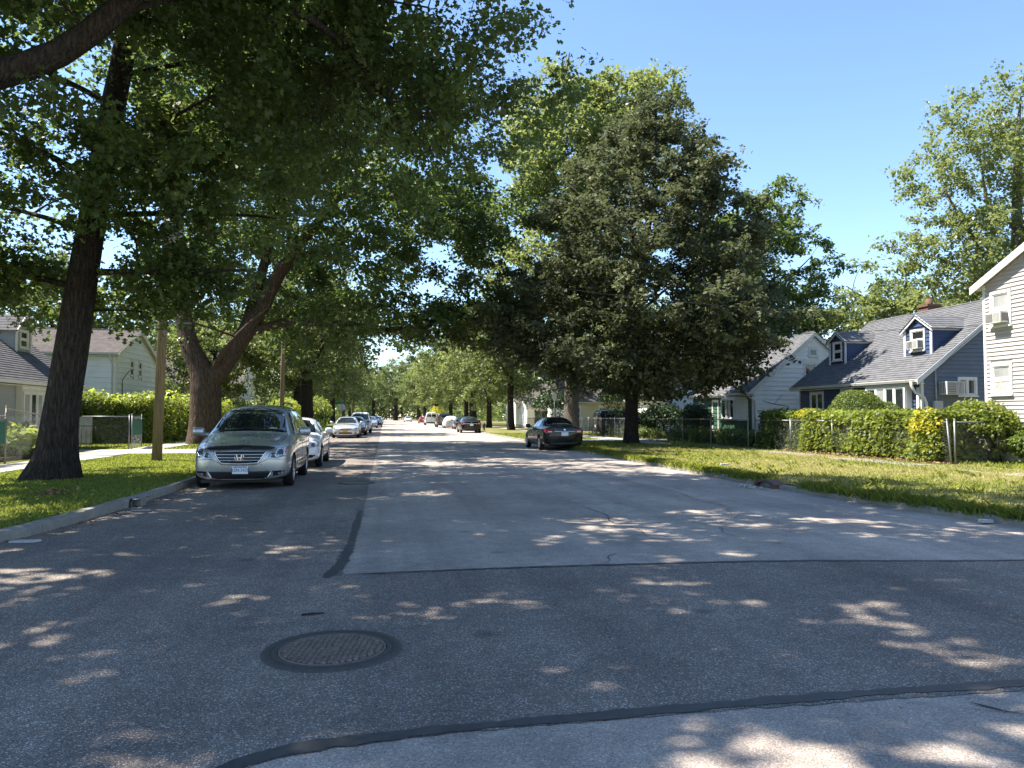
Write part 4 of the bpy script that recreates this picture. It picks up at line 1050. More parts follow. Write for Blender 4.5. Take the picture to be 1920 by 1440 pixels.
# left side: grey cape house with a dormer
b4, F4, _, _ = house('grey_house', 'grey sided cape house with one dormer behind the dark trunk', (-13.6, 22.5, .1), R(90), 14.4, 8.0, 2.85, 6.0, 'siding_grey', 'siding_greyblue', 'shingle_lightgrey', .15, trim='cream_trim', fwin=[(5.4, 6.9, 1.35, 2.35, 'slide'), (2.4, 3.6, 1.2, 2.35, 'hung')], gside='L',
      dormers=[(12.3, 1.35, 1.35, 0, 4.95, 5.55, 'window_glass', False)])
bb = MB(); bb.box((8.6, -.25, .6), (11.0, -.03, 2.62)); bb.build('bay', 'cream_trim', b4)
window(Wall((8.6, -.25, 0), (1, 0, 0), (0, -1, 0)), b4, .12, 2.28, 1.0, 2.25, 'row', trim='cream_trim', t=.09, panes=4, glass=('sash_glass_pale', 'window_glass'))
ch = MB(); ch.box((10.2, 4.3, 5.2), (10.9, 5.0, 6.9)); ch.build('chimney', 'brick', b4)

# left side: white two-storey house, mint gable
b5, F5, _, G15 = house('white_house', 'two-storey white house with a mint green gable behind the hedge', (-24.5, 44.7, .1), 0, 10, 7.0, 4.85, 6.3, 'siding_white', 'siding_mint', 'shingle_brown', .30, trim='cream_trim', fwin=[(6.9, 7.7, 3.2, 4.3, 'hung'), (3.4, 4.2, 3.2, 4.3, 'hung')], gwin=[(2.2, 2.65, 3.75, 4.55, 'hung'), (3.7, 4.15, 3.75, 4.55, 'hung')], gside='R', base=.8)
MB().tube([(9.72, -.42, 4.75), (9.78, -.15, 4.4), (9.8, -.05, 4.2), (9.8, -.05, .2)], .05, 8).build('downspout', 'gutter_white', b5)
lm = MB().tube([G15.p(.8, 1.2, .05), G15.p(.8, 3.4, .05), G15.p(1.2, 3.9, .25), G15.p(1.5, 4.0, .4)], .02, 6); lm.build('service_mast', 'cable', b5)
# small white annex at the hedge end
# houses farther along
house('pink_house', 'faded pink house with a white gable beyond the old maple', (-21.5, 72, .1), 0, 8.5, 8, 4.4, 7.2, 'siding_pink', 'siding_white', 'shingle_brown', .3, fwin=[(5.6, 6.4, 1.4, 2.4, 'hung'), (5.6, 6.4, 3.3, 4.1, 'hung'), (2.4, 3.2, 3.3, 4.1, 'hung')], gwin=[(3.4, 4.0, 4.3, 5.3, 'hung')], gside='R')
b6, F6, _, _ = house('white_cottage', 'small white cottage half hidden behind the dark tree trunk', (20.5, 63.4, .1), R(-90), 9, 7.5, 2.9, 5.6, 'siding_white', 'siding_white', 'shingle_brown', .22, fwin=[(1.2, 2.2, 1.0, 2.2, 'hung'), (5.4, 6.8, .8, 2.3, 'slide')], gwin=[(3.2, 4.2, 1.2, 2.3, 'hung')], gside='R')
house('cream_house', 'cream house with a brown roof and white dormer gable beyond the black sedan', (17.5, 75, .1), 0, 9, 8, 2.9, 5.6, 'siding_cream', 'siding_white', 'shingle_brown', .3, fwin=[(.8, 1.6, 1.1, 2.2, 'hung'), (3.6, 4.6, 1.1, 2.2, 'hung')], gwin=[(3.4, 4.4, 1.2, 2.3, 'hung'), (3.6, 4.2, 3.6, 4.4, 'hung')], gside='L', trim='white_trim')
house('far_house', 'far pale house with a red-brown roof between street trees', (16.5, 98, .1), 0, 9, 8, 3.2, 5.6, 'siding_white', 'siding_white', 'shingle_brown', .35, fwin=[(1.8, 2.8, 1.1, 2.2, 'hung')], gwin=[(3.4, 4.4, 1.2, 2.3, 'hung')], gside='L')
sg = house('garage', 'small white garage beyond the second black car', (15.5, 84.5, .1), 0, 4, 5, 2.4, 3.3, 'siding_white', 'siding_white', 'shingle_grey', .35, gside='L', fwin=[(.8, 3.2, .35, 2.0, 'one')])
# ------------------------------------------------------------------ hedges, shrubs
def shrub(name, label, centers_fn, n, size, mat, cat='hedge', core=None, coremat='leaf_dark', shape='diamond', extra=(), stems=(), up=.7, group=None):
    root = thing(name, label, cat, (0, 0, 0), 0, group)
    P, out = centers_fn(n)
    root.location = (float(P[:, 0].mean()), float(P[:, 1].mean()), .1); o = np.array(root.location)
    V, F, t = leaves(P - o, size, shape, up=up, out=out * .9, droop=.2)
    link('foliage', np_mesh('foliage', V, F, t), mat, root)
    for (fn, k, sz, m) in extra:
        P2, o2 = fn(k); V, F, t = leaves(P2 - o, sz, shape, up=up, out=o2 * .9, droop=.2); link('foliage', np_mesh('foliage', V, F, t), m, root)
    st = MB()
    for a, b in stems: st.tube([np.array(a) - o, (np.array(a) + np.array(b)) / 2 - o + np.array([random.uniform(-.06, .06), random.uniform(-.06, .06), 0]), np.array(b) - o], [.022, .015, .008], 5)
    if stems: x = st.build('stems', 'bark_dark', root); x['kind'] = 'stuff'
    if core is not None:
        # dense inner leaves, the shade inside put into their darker colour
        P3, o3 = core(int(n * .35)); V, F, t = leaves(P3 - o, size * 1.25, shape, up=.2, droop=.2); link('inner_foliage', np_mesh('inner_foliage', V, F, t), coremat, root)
    return root
def box_shell(x0, x1, y0, y1, z0, z1, depth=.16, wob=.10, faces=None, fr=1.3):
    """points in the outer layer of a box-like hedge, with outward directions"""
    def fn(n):
        lx, ly, lz = x1 - x0, y1 - y0, z1 - z0
        ar = np.array([ly * lz, ly * lz, lx * lz, lx * lz, lx * ly]); f = rng.choice(5, size=n, p=ar / ar.sum())
        u = rng.random((n, 3)); P = np.array([x0, y0, z0]) + u * np.array([lx, ly, lz]); d = np.abs(rng.normal(size=n)) * depth
        out = np.zeros((n, 3))
        for k, (a, s_) in enumerate(((0, -1), (0, 1), (1, -1), (1, 1), (2, 1))):
            m = f == k; base = [x0, x1, y0, y1, z1][k]; P[m, a] = base - s_ * d[m]; out[m, a] = s_
        w = wob * (np.sin(P[:, 0] * fr + P[:, 2]) + np.sin(P[:, 1] * fr * 1.4 + 1.7 + P[:, 2] * .8) + .6 * np.sin(P[:, 1] * 4.1 + P[:, 0] * 3.3))
        P = P + out * w[:, None]
        P[:, 2] = np.maximum(P[:, 2], .12)
        return P, out
    return fn
def box_fill(x0, x1, y0, y1, z0, z1):
    def fn(n):
        P = np.array([x0, y0, z0]) + rng.random((n, 3)) * np.array([x1 - x0, y1 - y0, z1 - z0]); return P, np.zeros((n, 3))
    return fn
def blob(c, r, depth=.12, sharp=0., zmin=.12):
    c = np.array(c, float); r = np.array(r, float)
    def fn(n):
        d = unit(rng.normal(size=(n, 3))); d[:, 2] = np.where(rng.random(n) < .75, np.abs(d[:, 2]), d[:, 2]); q = 1 - np.abs(rng.normal(size=(n, 1))) * depth
        P = c + d * r * q * (1 + (.07 - sharp) * np.sin(7 * d[:, :1] + 5 * d[:, 2:3])); P[:, 2] = np.maximum(P[:, 2], zmin); return P, d
    return fn
def stem_list(x0, x1, y0, y1, n, h): return [((random.uniform(x0, x1), random.uniform(y0, y1), .1), (random.uniform(x0, x1), random.uniform(y0, y1), h)) for _ in range(n)]
# long hedge behind the wire fence: green with yellow patches
hx0, hx1 = 15.95, 17.5
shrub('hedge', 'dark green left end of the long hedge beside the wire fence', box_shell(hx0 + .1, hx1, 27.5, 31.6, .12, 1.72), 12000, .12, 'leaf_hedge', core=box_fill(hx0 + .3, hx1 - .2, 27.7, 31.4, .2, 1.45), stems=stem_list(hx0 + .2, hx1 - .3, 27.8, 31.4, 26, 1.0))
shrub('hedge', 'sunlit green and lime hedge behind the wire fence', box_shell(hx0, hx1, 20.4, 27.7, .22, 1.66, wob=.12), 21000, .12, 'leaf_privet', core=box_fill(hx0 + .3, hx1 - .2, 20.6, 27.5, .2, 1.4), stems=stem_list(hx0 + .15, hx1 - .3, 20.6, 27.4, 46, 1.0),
      extra=[(blob((16.2, 23.4, 1.25), (.4, 1.2, .45)), 420, .10, 'leaf_lime'), (blob((16.2, 25.6, 1.4), (.4, 1.0, .3)), 300, .10, 'leaf_lime')])
shrub('yellow_shrub', 'bright yellow shrub spilling through the hedge beside the tilted fence post', blob((16.1, 21.0, 1.05), (.34, .75, .75), .5), 1300, .105, 'leaf_yellow', 'shrub')
shrub('yellow_shrub', 'small golden shrub on top of the hedge near its dark end', blob((16.3, 27.9, 1.5), (.42, 1.0, .28), .5), 600, .10, 'leaf_yellow', 'shrub')
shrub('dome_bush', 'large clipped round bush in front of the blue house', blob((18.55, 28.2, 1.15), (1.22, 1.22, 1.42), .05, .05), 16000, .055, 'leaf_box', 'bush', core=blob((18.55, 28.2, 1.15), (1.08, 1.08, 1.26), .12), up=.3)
shrub('dome_bush', 'smaller clipped bush behind the round one by the picture window', blob((19.45, 27.6, .85), (.5, 1.0, 1.25), .06, .04), 5000, .06, 'leaf_hedge', 'bush', core=blob((19.45, 27.6, .8), (.42, .85, 1.1), .12), up=.3)
shrub('low_hedge', 'low hedge between the blue house and the long hedge', box_shell(18.2, 19.2, 29.4, 34, .12, 1.55), 7000, .11, 'leaf_hedge', core=box_fill(18.4, 19.0, 29.6, 33.8, .2, 1.4))
shrub('shrub', 'loose leafy shrub against the tan house behind the wire fence', blob((17.9, 20.9, 1.05), (1.15, 1.35, .95), .16), 6500, .11, 'leaf_privet', 'shrub', core=blob((17.9, 20.9, .9), (.9, 1.1, .8), .2), stems=stem_list(17.4, 18.1, 20.2, 21.6, 9, 1.4))
shrub('shrub', 'dark bush inside the corner of the wire fence', blob((18.4, 19.3, .6), (.8, .6, .75), .2), 2600, .11, 'leaf_hedge', 'shrub', core=blob((18.4, 19.3, .5), (.6, .45, .6), .2))
shrub('yellow_shrub', 'low yellow-green plant at the right edge inside the fence', blob((18.6, 18.0, .25), (.6, .5, .45), .25), 900, .16, 'leaf_lime', 'shrub')
# front garden of the green-fronted house
shrub('shrub', 'dark rounded bush leaning at the pale house front', blob((17.6, 47.5, 1.2), (1.5, 1.6, 1.1), .14), 5000, .13, 'leaf_dark', 'shrub', core=blob((17.6, 47.5, 1.0), (1.2, 1.3, .9), .2))
shrub('shrub', 'dark upright bush beside the green house door', blob((18.0, 43.2, 1.0), (1.0, 1.2, 1.25), .14), 4500, .12, 'leaf_dark', 'shrub', core=blob((18.0, 43.2, .8), (.8, 1.0, 1.1), .2))
shrub('flower_bed', 'shaded leafy bed behind the wire fence in front of the pale house', box_shell(15.9, 17.6, 32.2, 42, .12, .75, wob=.14), 8000, .12, 'leaf_hedge', 'flower bed', core=box_fill(16, 17.4, 32.4, 41.8, .12, .6))
shrub('flower_bed', 'leafy plants behind the fence right of the black sedan', box_shell(15.4, 17, 45.5, 56, .12, .7, wob=.16), 5000, .15, 'leaf_far', 'flower bed')
shrub('small_tree', 'small bushy garden tree behind the wire gate by the black sedan', blob((16.0, 50.5, 2.6), (1.7, 1.9, 1.3), .2, zmin=1.3), 3600, .17, 'leaf_maple', 'tree', stems=[((16, 50.5, .1), (16, 50.5, 2.4)), ((16, 50.5, 1.0), (16.6, 50.2, 2.6)), ((16, 50.5, 1.0), (15.3, 50.9, 2.6))])
shrub('small_tree', 'dark drooping garden tree left of the cream house', blob((15.0, 70, 2.3), (1.8, 1.6, 1.5), .2, zmin=.9), 3000, .2, 'leaf_dark', 'tree', stems=[((15, 70, .1), (15, 70, 2.4))])
# left: tall hedge
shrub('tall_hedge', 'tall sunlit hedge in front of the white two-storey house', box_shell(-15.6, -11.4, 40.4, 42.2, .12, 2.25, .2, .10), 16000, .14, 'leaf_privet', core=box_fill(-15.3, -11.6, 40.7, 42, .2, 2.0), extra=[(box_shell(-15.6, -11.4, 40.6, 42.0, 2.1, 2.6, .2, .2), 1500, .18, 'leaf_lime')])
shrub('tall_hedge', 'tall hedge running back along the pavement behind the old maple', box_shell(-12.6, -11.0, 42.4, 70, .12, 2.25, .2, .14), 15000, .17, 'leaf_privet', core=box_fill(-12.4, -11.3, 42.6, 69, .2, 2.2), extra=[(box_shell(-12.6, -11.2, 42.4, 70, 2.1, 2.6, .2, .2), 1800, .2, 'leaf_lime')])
shrub('shrub', 'loose bright shrub between the hedge and the white parked sedan', blob((-9.6, 75, 1.5), (1.6, 6.0, 1.7), .2), 4200, .22, 'leaf_lime', 'shrub', core=blob((-9.6, 75, 1.3), (1.3, 5.5, 1.4), .2))
shrub('shrub', 'green shrubbery left of the far utility poles', blob((-9.2, 100, 1.6), (2.2, 9.0, 2.4), .2), 5200, .28, 'leaf_privet', 'shrub', core=blob((-9.2, 100, 1.3), (1.8, 8.5, 1.9), .2))
shrub('shrub', 'golden bush beside the red car far along the street', blob((10.2, 160, 1.5), (1.6, 3, 2.2), .2), 1400, .3, 'leaf_yellow', 'shrub')
shrub('garden_plants', 'bright yellow-green hosta bed behind the sloping gate', blob((-12.2, 27.6, .35), (.75, 2.2, .85), .25), 1900, .24, 'leaf_lime', 'flower bed', up=1.2)
shrub('garden_plants', 'lime leaves at the left edge behind the green fence mesh', blob((-12.0, 23.6, .35), (.7, 1.4, .75), .25), 1100, .2, 'leaf_lime', 'flower bed', core=blob((-12.0, 23.6, .3), (.6, 1.3, .6), .3), up=1.2)
shrub('shrub', 'dark vine-like foliage behind the green mesh fence', box_shell(-13.2, -12.9, 24.5, 31, .12, 1.15, .12), 3600, .12, 'leaf_hedge', 'shrub')
MB().box((-13.3, 24.3, .10), (-11.35, 29.6, .24)).build('x', 'mulch')
tag(bpy.data.objects['x'], 'low brown mulch bed under the yellow-green plants', 'flower bed').name = 'mulch_bed'
# background bushes that fill the yards
for i, (x, y, z, rx_, ry_, rz_, lab) in enumerate([(-16.5, 55, 2.2, 2.6, 2.6, 2.6, 'big bush between the white house and the hedge'), (-19, 66, 2, 3, 3, 2.6, 'big bush left of the pink house'), (-13, 92, 2, 2.5, 6, 2.6, 'overgrown bush beyond the pink house')]):
    shrub('bush', lab, blob((x, y, z), (rx_, ry_, rz_), .2), 4200, .24, 'leaf_far', 'bush', core=blob((x, y, z * .8), (rx_ * .85, ry_ * .85, rz_ * .85), .2))
# dry leaf litter
def litter(name, label, n, fn, size, mat, flat=True):
    P = fn(n); V, F, t = leaves(P, size, 'diamond', up=3. if flat else .8, droop=0, fold=.25); return tag(link(name, np_mesh(name, V, F, t), mat), label, None, None, 'stuff')
litter('fallen_leaves', 'brown fallen leaves along the foot of the hedge', 900, lambda n: np.stack([15.5 + .8 * rng.random(n), 20 + 9 * rng.random(n), np.full(n, .14)], 1), .10, 'dry_leaf')
litter('fallen_leaves', 'small clump of dry leaves on the lawn', 90, lambda n: np.stack([-5.75 + .12 * rng.normal(size=n), 14.6 + .12 * rng.normal(size=n), .15 + .06 * rng.random(n)], 1), .075, 'dry_leaf', False)
litter('fallen_leaves', 'brown leaves and crumbs in the gutter by the minivan', 150, lambda n: (lambda y: np.stack([kx(KL, y) + .05 + np.abs(rng.normal(size=n)) * .22, y, np.full(n, .015)], 1))(10 + 8 * rng.random(n)), .05, 'dry_leaf')
litter('fallen_leaves', 'specks of pale leaf litter on the asphalt', 70, lambda n: np.stack([-3.8 + 10 * rng.random(n), 3.6 + 14 * rng.random(n) ** 1.2, np.full(n, .013)], 1), .022, 'dry_leaf')

# ------------------------------------------------------------------ fences
WM = {}
def wire_panel(L, H, pitch=.085, r=.0016):
    """diamond mesh panel in the XZ plane, shared by equal panels"""
    key = (round(L, 2), round(H, 2), pitch)
    if key in WM: return WM[key]
    V = []; F = []
    def seg(a, b):
        k = len(V); d = np.array(b) - np.array(a); n = np.array([-d[1], d[0]]) / np.linalg.norm(d) * r
        for p in (a, b): V.extend([(p[0] + n[0], 0, p[1] + n[1]), (p[0] - n[0], 0, p[1] - n[1]), (p[0], r * 1.7, p[1])])
        F.extend([(k, k + 1, k + 4, k + 3), (k + 1, k + 2, k + 5, k + 4), (k + 2, k, k + 3, k + 5)])
    n = int((L + H) / pitch)
    for i in range(n + 1):
        s0 = i * pitch
        a = (max(0, s0 - H), min(s0, H)); b = (min(s0, L), max(0, s0 - L))
        if b[0] - a[0] > .01: seg((a[0], a[1]), (b[0], b[1])); seg((a[0], H - a[1]), (b[0], H - b[1]))
    me = np_mesh('mesh', V, F); WM[key] = me; return me
def chain_fence(label, posts, H=1.2, z0=.1, name='wire_fence', mat='galvanised', wm='wire_mesh', slat=(), rail=True, tilt=None, toplist=None):
    root = thing(name, label, 'fence', (posts[0][0], posts[0][1], z0)); o = Vector(root.location)
    tilt = tilt or {}
    for i, (x, y) in enumerate(posts):
        b = Vector((x, y, z0)) - o; tp = Vector(tilt.get(i, (0, 0, 0))); h = H + .06 if toplist is None else toplist[i] + .04
        m = MB().tube([b - Vector((0, 0, .1)), b + tp + Vector((0, 0, h))], .025, 8); m.lathe([(.030, h), (.030, h + .03), (.0, h + .05)], 8, mat=Matrix.Translation(b + tp)); m.build('post', mat, root)
    for i in range(len(posts) - 1):
        a = Vector((*posts[i], z0)) - o; b = Vector((*posts[i + 1], z0)) - o; L = (b - a).length; ang = math.atan2((b - a).y, (b - a).x)
        ha, hb = (H, H) if toplist is None else (toplist[i], toplist[i + 1])
        if rail: MB().tube([a + Vector((0, 0, ha)) + Vector(tilt.get(i, (0, 0, 0))) * .97, b + Vector((0, 0, hb)) + Vector(tilt.get(i + 1, (0, 0, 0))) * .97], .021, 8).build('top_rail', mat, root)
        hh = min(ha, hb)
        w = link('wire_mesh', wire_panel(L, hh - .06), wm, root, a + Vector((0, 0, .04))); w.rotation_euler = (0, 0, ang)
        w['kind'] = 'stuff'
        if i in slat:
            # green privacy strips woven through the mesh
            sm = MB(); n = int(L / .055); r = random.Random(3)
            for k in range(n):
                u = (k + .5) * L / n; t = .05 + r.random() * .12; c, s_ = math.cos(ang), math.sin(ang)
                q = lambda du, z, d: (a.x + c * (u + du) - s_ * d, a.y + s_ * (u + du) + c * d, z)
                sm.hexa([q(-.021, hh * .42 if slat[i] else .06, -.008), q(.021, hh * .42 if slat[i] else .06, -.008), q(.021, hh * .42 if slat[i] else .06, .010), q(-.021, hh * .42 if slat[i] else .06, .010), q(-.021, hh - t, -.008), q(.021, hh - t, -.008), q(.021, hh - t, .010), q(-.021, hh - t, .010)])
            x = sm.build('privacy_slats', 'green_slat', root); x['kind'] = 'stuff'
    return root
chain_fence('long galvanised wire fence in front of the green and yellow hedge', [(15.95, 31.6), (15.98, 28.7), (16.0, 25.8), (16.02, 22.9), (16.1, 19.95)], 1.22, tilt={4: (.05, .22, 0)})
chain_fence('wire fence turning the corner past the tan house at the right edge', [(16.18, 19.9), (17.75, 20.1), (20.2, 20.15), (23, 20.2)], 1.22)
chain_fence('rusty wire fence in the shade right of the dark tree trunk', [(15.7, 31.8), (15.2, 34.6), (14.9, 37.4), (14.7, 40.6)], 1.25, mat='rusty_pipe')
chain_fence('shaded wire fence running on behind the black sedan', [(14.7, 45.4), (14.65, 48.4), (14.6, 51.4), (14.6, 54.6), (14.6, 58)], 1.25)
chain_fence('distant wire fence in front of the cream house', [(14.5, 63), (14.5, 67), (14.5, 71), (14.5, 75), (14.5, 80)], 1.2)
chain_fence('green-slatted wire fence at the left edge', [(-10.75, 18.0), (-10.8, 21.2), (-10.85, 24.3)], 1.4, slat={0: False, 1: True}, mat='rusty_pipe')
chain_fence('wire gate with a sloping top rail beside the dark trunk', [(-10.95, 24.55), (-11.6, 28.6)], 1.6, mat='rusty_pipe', name='wire_gate', toplist=[1.62, 1.42])
chain_fence('low wire fence along the driveway in front of the tall hedge', [(-16.5, 34.0), (-14.4, 33.95), (-12.4, 33.9), (-10.45, 33.85)], 1.38)
chain_fence('small open gate filled with green strips beside the utility pole', [(-10.42, 34.1), (-10.9, 37.0)], 1.38, name='wire_gate', slat={0: True})
# low white railing at the white house steps
rl = thing('step_railing', 'thin iron railing at steps beside the white house', 'railing', (-15.2, 37.5, .1))
m = MB().tube([(0, 0, .95), (2.2, 0, .95)], .018, 6); m.tube([(0, 0, .15), (2.2, 0, .15)], .015, 6)
for k in range(12): m.tube([(k * .2, 0, .15 if k % 4 else 0), (k * .2, 0, .95)], .010, 5)
m.build('bars', 'black_plastic', rl)
wl = MB().box((-15.4, 38.6, .1), (-13.6, 38.8, 1.45)).build('garden_wall', 'concrete_base'); tag(wl, 'short white garden wall at the end of the tall hedge', 'wall')

# ------------------------------------------------------------------ poles, wires, signs
def upole(label, loc, H, lean, arms=True, r=.155, group=None):
    root = thing('utility_pole', label, 'utility pole', (*loc, .1), 0, group)
    top = Vector((lean[0], lean[1], H))
    MB().tube([(0, 0, -.2), top * .5, top], [r, r * .86, r * .70], 12).build('post', 'pole_wood', root)
    if arms:
        c = top * .93; x = MB(); x.box((c.x - 1.1, c.y - .06, c.z - .06), (c.x + 1.1, c.y + .06, c.z + .06)); x.build('crossarm', 'pole_wood', root)
        for k in (-1, -.55, .55, 1):
            MB().lathe([(.0, .0), (.03, .0), (.05, .06), (.03, .1), (.05, .14), (.02, .2), (0, .2)], 8, mat=Matrix.Translation((c.x + k, c.y, c.z + .06))).build('insulator', 'plastic_grey', root)
    return root
p1 = upole('weathered wooden utility pole on the lawn behind the silver minivan', (-7.0, 25.3), 11.5, (.24, .1))
MB().lathe([(0, 0), (.22, 0), (.24, .05), (.24, .75), (.18, .82), (0, .82)], 14, mat=Matrix.Translation((.38, .05, 6.9))).build('transformer', 'transformer', p1)
MB().tube([(.1, -.14, 6.0), (.35, -.15, 5.95), (.75, -.1, 6.2)], .02, 6).build('cable_stub', 'cable', p1)
MB().box((.22, -.03, 4.28), (.95, .03, 4.33)).build('bracket', 'galvanised', p1)
upole('second wooden utility pole left of the leafy street tree', (-7.15, 55), 11.5, (.1, 0), r=.16)
p3 = upole('far leaning wooden pole beside the parked cars', (-6.15, 112), 11, (.9, 0), r=.16)
upole('far thin utility pole above the white car roofs', (-6.0, 142), 11, (.1, 0), r=.15)
def wire(label, pts, sag, r=.012):
    mb = MB()
    for a, b in zip(pts[:-1], pts[1:]):
        a = Vector(a); b = Vector(b); q = [a.lerp(b, i / 16) - Vector((0, 0, sag * 4 * (i / 16) * (1 - i / 16))) for i in range(17)]
        mb.tube(q, r, 4)
    tag(mb.build('overhead_wire', 'cable'), label, 'wire', 'overhead wires')
wire('upper overhead wire running along the pole line over the lawn', [(-7.2, -18, 10.6), (-6.85, 25.4, 10.6), (-7.9, 55, 10.7), (-5.9, 112, 10.2), (-6.6, 142, 10.2), (-6.6, 220, 10.2)], .5)
wire('second overhead wire along the pole line', [(-5.2, -18, 10.6), (-4.9, 25.4, 10.6), (-6.3, 55, 10.7), (-4.3, 112, 10.2), (-5, 142, 10.2), (-5, 220, 10.2)], .6)
wire('low cable along the pole line through the branches', [(-6.4, -18, 7.2), (-6.3, 25.2, 6.6), (-7.0, 54.9, 6.6), (-5.5, 111.9, 6.4), (-5.9, 142, 6.4)], .5, .018)
wire('service wire crossing the street to the blue house dormer', [(-6.3, 25.2, 7.6), (20.8, 27.5, 5.55)], .7, .010)
wire('second service wire crossing the street to the blue house', [(-7.1, 55, 8.2), (22.6, 26.4, 5.0)], .8, .010)
wire('service wire crossing the street to the pale house', [(-7.1, 55, 7.6), (22.5, 40.4, 5.2)], .7, .010)
def sign(name, label, loc, H, build, cat='sign'):
    r = thing(name, label, cat, (*loc, .1)); MB().tube([(0, 0, -.1), (0, 0, H)], .03, 8).build('post', 'galvanised', r); build(r); return r
sign('street_sign', 'green street name sign on a post among the far trees', (-5.3, 90), 3.2, lambda r: MB().box((-.5, -.02, 2.75), (.5, .02, 3.0)).build('name_plate', 'sign_green', r))
def octo(r):
    MB().prism([(.38 * math.cos(R(22.5 + 45 * k)), 2.35 + .38 * math.sin(R(22.5 + 45 * k))) for k in range(8)], -.01, .01, lambda u, v, h: (u, h + .04, v)).build('plate', 'sign_back', r)
sign('stop_sign', 'back of a round pale road sign above the white car', (-4.7, 84), 2.8, octo)
sign('road_sign', 'narrow pale sign on a dark post in front of the cream house', (13.2, 60), 3.4, lambda r: MB().prism([(-.16, 2.75), (0, 2.5), (.16, 2.75), (.16, 3.2), (0, 3.4), (-.16, 3.2)], -.01, .01, lambda u, v, h: (u, h - .04, v)).build('plate', 'sign_back', r))
# fire hydrant near the far kerb
hy = thing('fire_hydrant', 'dark fire hydrant on the verge beyond the second black car', 'hydrant', (9.3, 74, .1))
MB().lathe([(.16, 0), (.16, .05), (.11, .06), (.11, .5), (.15, .52), (.15, .58), (.12, .66), (.05, .74), (.03, .78), (0, .79)], 14).build('barrel', 'hydrant_dark', hy)
MB().lathe([(.0, -.2), (.06, -.2), (.06, .2), (.0, .2)], 10, 'x', Matrix.Translation((0, 0, .42))).build('nozzle', 'hydrant_dark', hy)
# bits of rubbish
def chunk(name, label, cat, loc, pts, mat, h):
    m = MB().prism(pts, 0, h, lambda u, v, w: (u * (1 - w), v * (1 - w), w)); o = m.build(name, mat); o.location = loc; return tag(o, label, cat)
chunk('cardboard_scrap', 'crumpled pale scrap of paper lying on the verge', 'litter', (9.35, 20.4, .13), [(-.12, -.06), (.06, -.08), (.14, .01), (.05, .08), (-.1, .06)], 'paper', .04)
chunk('paper_scrap', 'thin white strip of paper on the road near the kerb', 'litter', (-3.82, 13.0, .008), [(-.14, -.02), (.14, -.026), (.15, .012), (-.13, .02)], 'paper', .012)
chunk('paper_scrap', 'pale wrapper in the gutter at the left edge', 'litter', (-4.22, 10.0, .008), [(-.16, -.05), (.12, -.06), (.17, .03), (-.1, .05)], 'paper', .025)
chunk('paper_scrap', 'white wrapper in the weeds at the right edge', 'litter', (8.25, 9.6, .02), [(-.1, -.06), (.08, -.06), (.12, .03), (-.06, .07)], 'paper', .04)
tw = MB().tube([(0, 0, .010), (.09, .02, .012), (.17, .03, .010)], [.007, .008, .004], 6).build('twig', 'twig'); tw.location = (-.62, 6.0, .004); tag(tw, 'short dark twig on the asphalt behind the manhole', 'twig')
bn = thing('garden_bench', 'pale wooden bench back showing above the shrub by the blue house', 'bench', (20.7, 24.6, .1), R(0))
m = MB()
for k in range(8): m.box((.06 + k * .18, -.02, .5), (.12 + k * .18, .02, 1.3))
m.box((0, -.03, 1.3), (1.5, .03, 1.36)); m.box((0, -.03, .5), (1.5, .03, .56)); m.build('backrest', 'wood_bench', bn)
MB().box((0, -.5, .42), (1.5, -.04, .48)).build('seat', 'wood_bench', bn)
for x in (.04, 1.46):
    MB().box((x - .03, -.03, 0), (x + .03, .03, 1.36)).build('leg', 'wood_bench', bn); MB().box((x - .03, -.5, 0), (x + .03, -.44, .42)).build('leg', 'wood_bench', bn)
# ------------------------------------------------------------------ cars
def ring(w, zb, zs, wr, zr, zt, wsf=.965):
    return [(0, zb), (w * .90, zb), (w * .982, zb + .17), (w, zb + .58 * (zs - zb)), (w * wsf, zs), (wr, zr), (wr * .6, zr + (zt - zr) * .78), (0, zt)]
def shell(stations, bow_f, bow_r, crease=()):
    """stations: (y, w, zb, zs, wr, zr, zt) from front (y=0) to rear; lofted, subdivided, wheel arches cut"""
    bm = bmesh.new(); cl = bm.edges.layers.float.new('crease_edge'); rows = []
    for (y, *p) in stations:
        rg = ring(*p); full = rg + [(-x, z) for x, z in rg[-2:0:-1]]
        rows.append([bm.verts.new((x, y, z)) for x, z in full])
    n = len(rows[0])
    for a, b in zip(rows[:-1], rows[1:]):
        for k in range(n): bm.faces.new((a[k], a[(k + 1) % n], b[(k + 1) % n], b[k]))
    for row, bow, sgn in ((rows[0], bow_f, -1), (rows[-1], bow_r, 1)):
        c = {}
        for i in range(1, 7): c[i] = bm.verts.new((0, row[i].co.y + sgn * bow[i - 1], row[i].co.z))
        for side in (0, 1):
            g = (lambda i: row[i]) if side == 0 else (lambda i: row[(n - i) % n])
            fl = (side == 0) == (sgn < 0)
            def face(*v): bm.faces.new(v if not fl else v[::-1])
            face(g(0), c[1], g(1))
            for i in range(1, 6): face(g(i), c[i], c[i + 1], g(i + 1))
            face(g(6), c[6], g(7))
    bmesh.ops.recalc_face_normals(bm, faces=bm.faces)
    nst = len(stations)
    for a, b in zip(rows[:-1], rows[1:]):
        for i, cr in ((4, .35), (5, .25)):
            for k in (i, n - i):
                e = bm.edges.get((a[k], b[k])); e[cl] = cr
    for si, cr in crease:
        for k in range(n):
            if k in (4, 5, 6, 7, n - 6, n - 5, n - 4, 8): 
                e = bm.edges.get((rows[si][k], rows[si][(k + 1) % n]))
                if e: e[cl] = cr
    me = bpy.data.meshes.new('shell'); bm.to_mesh(me); bm.free(); return me
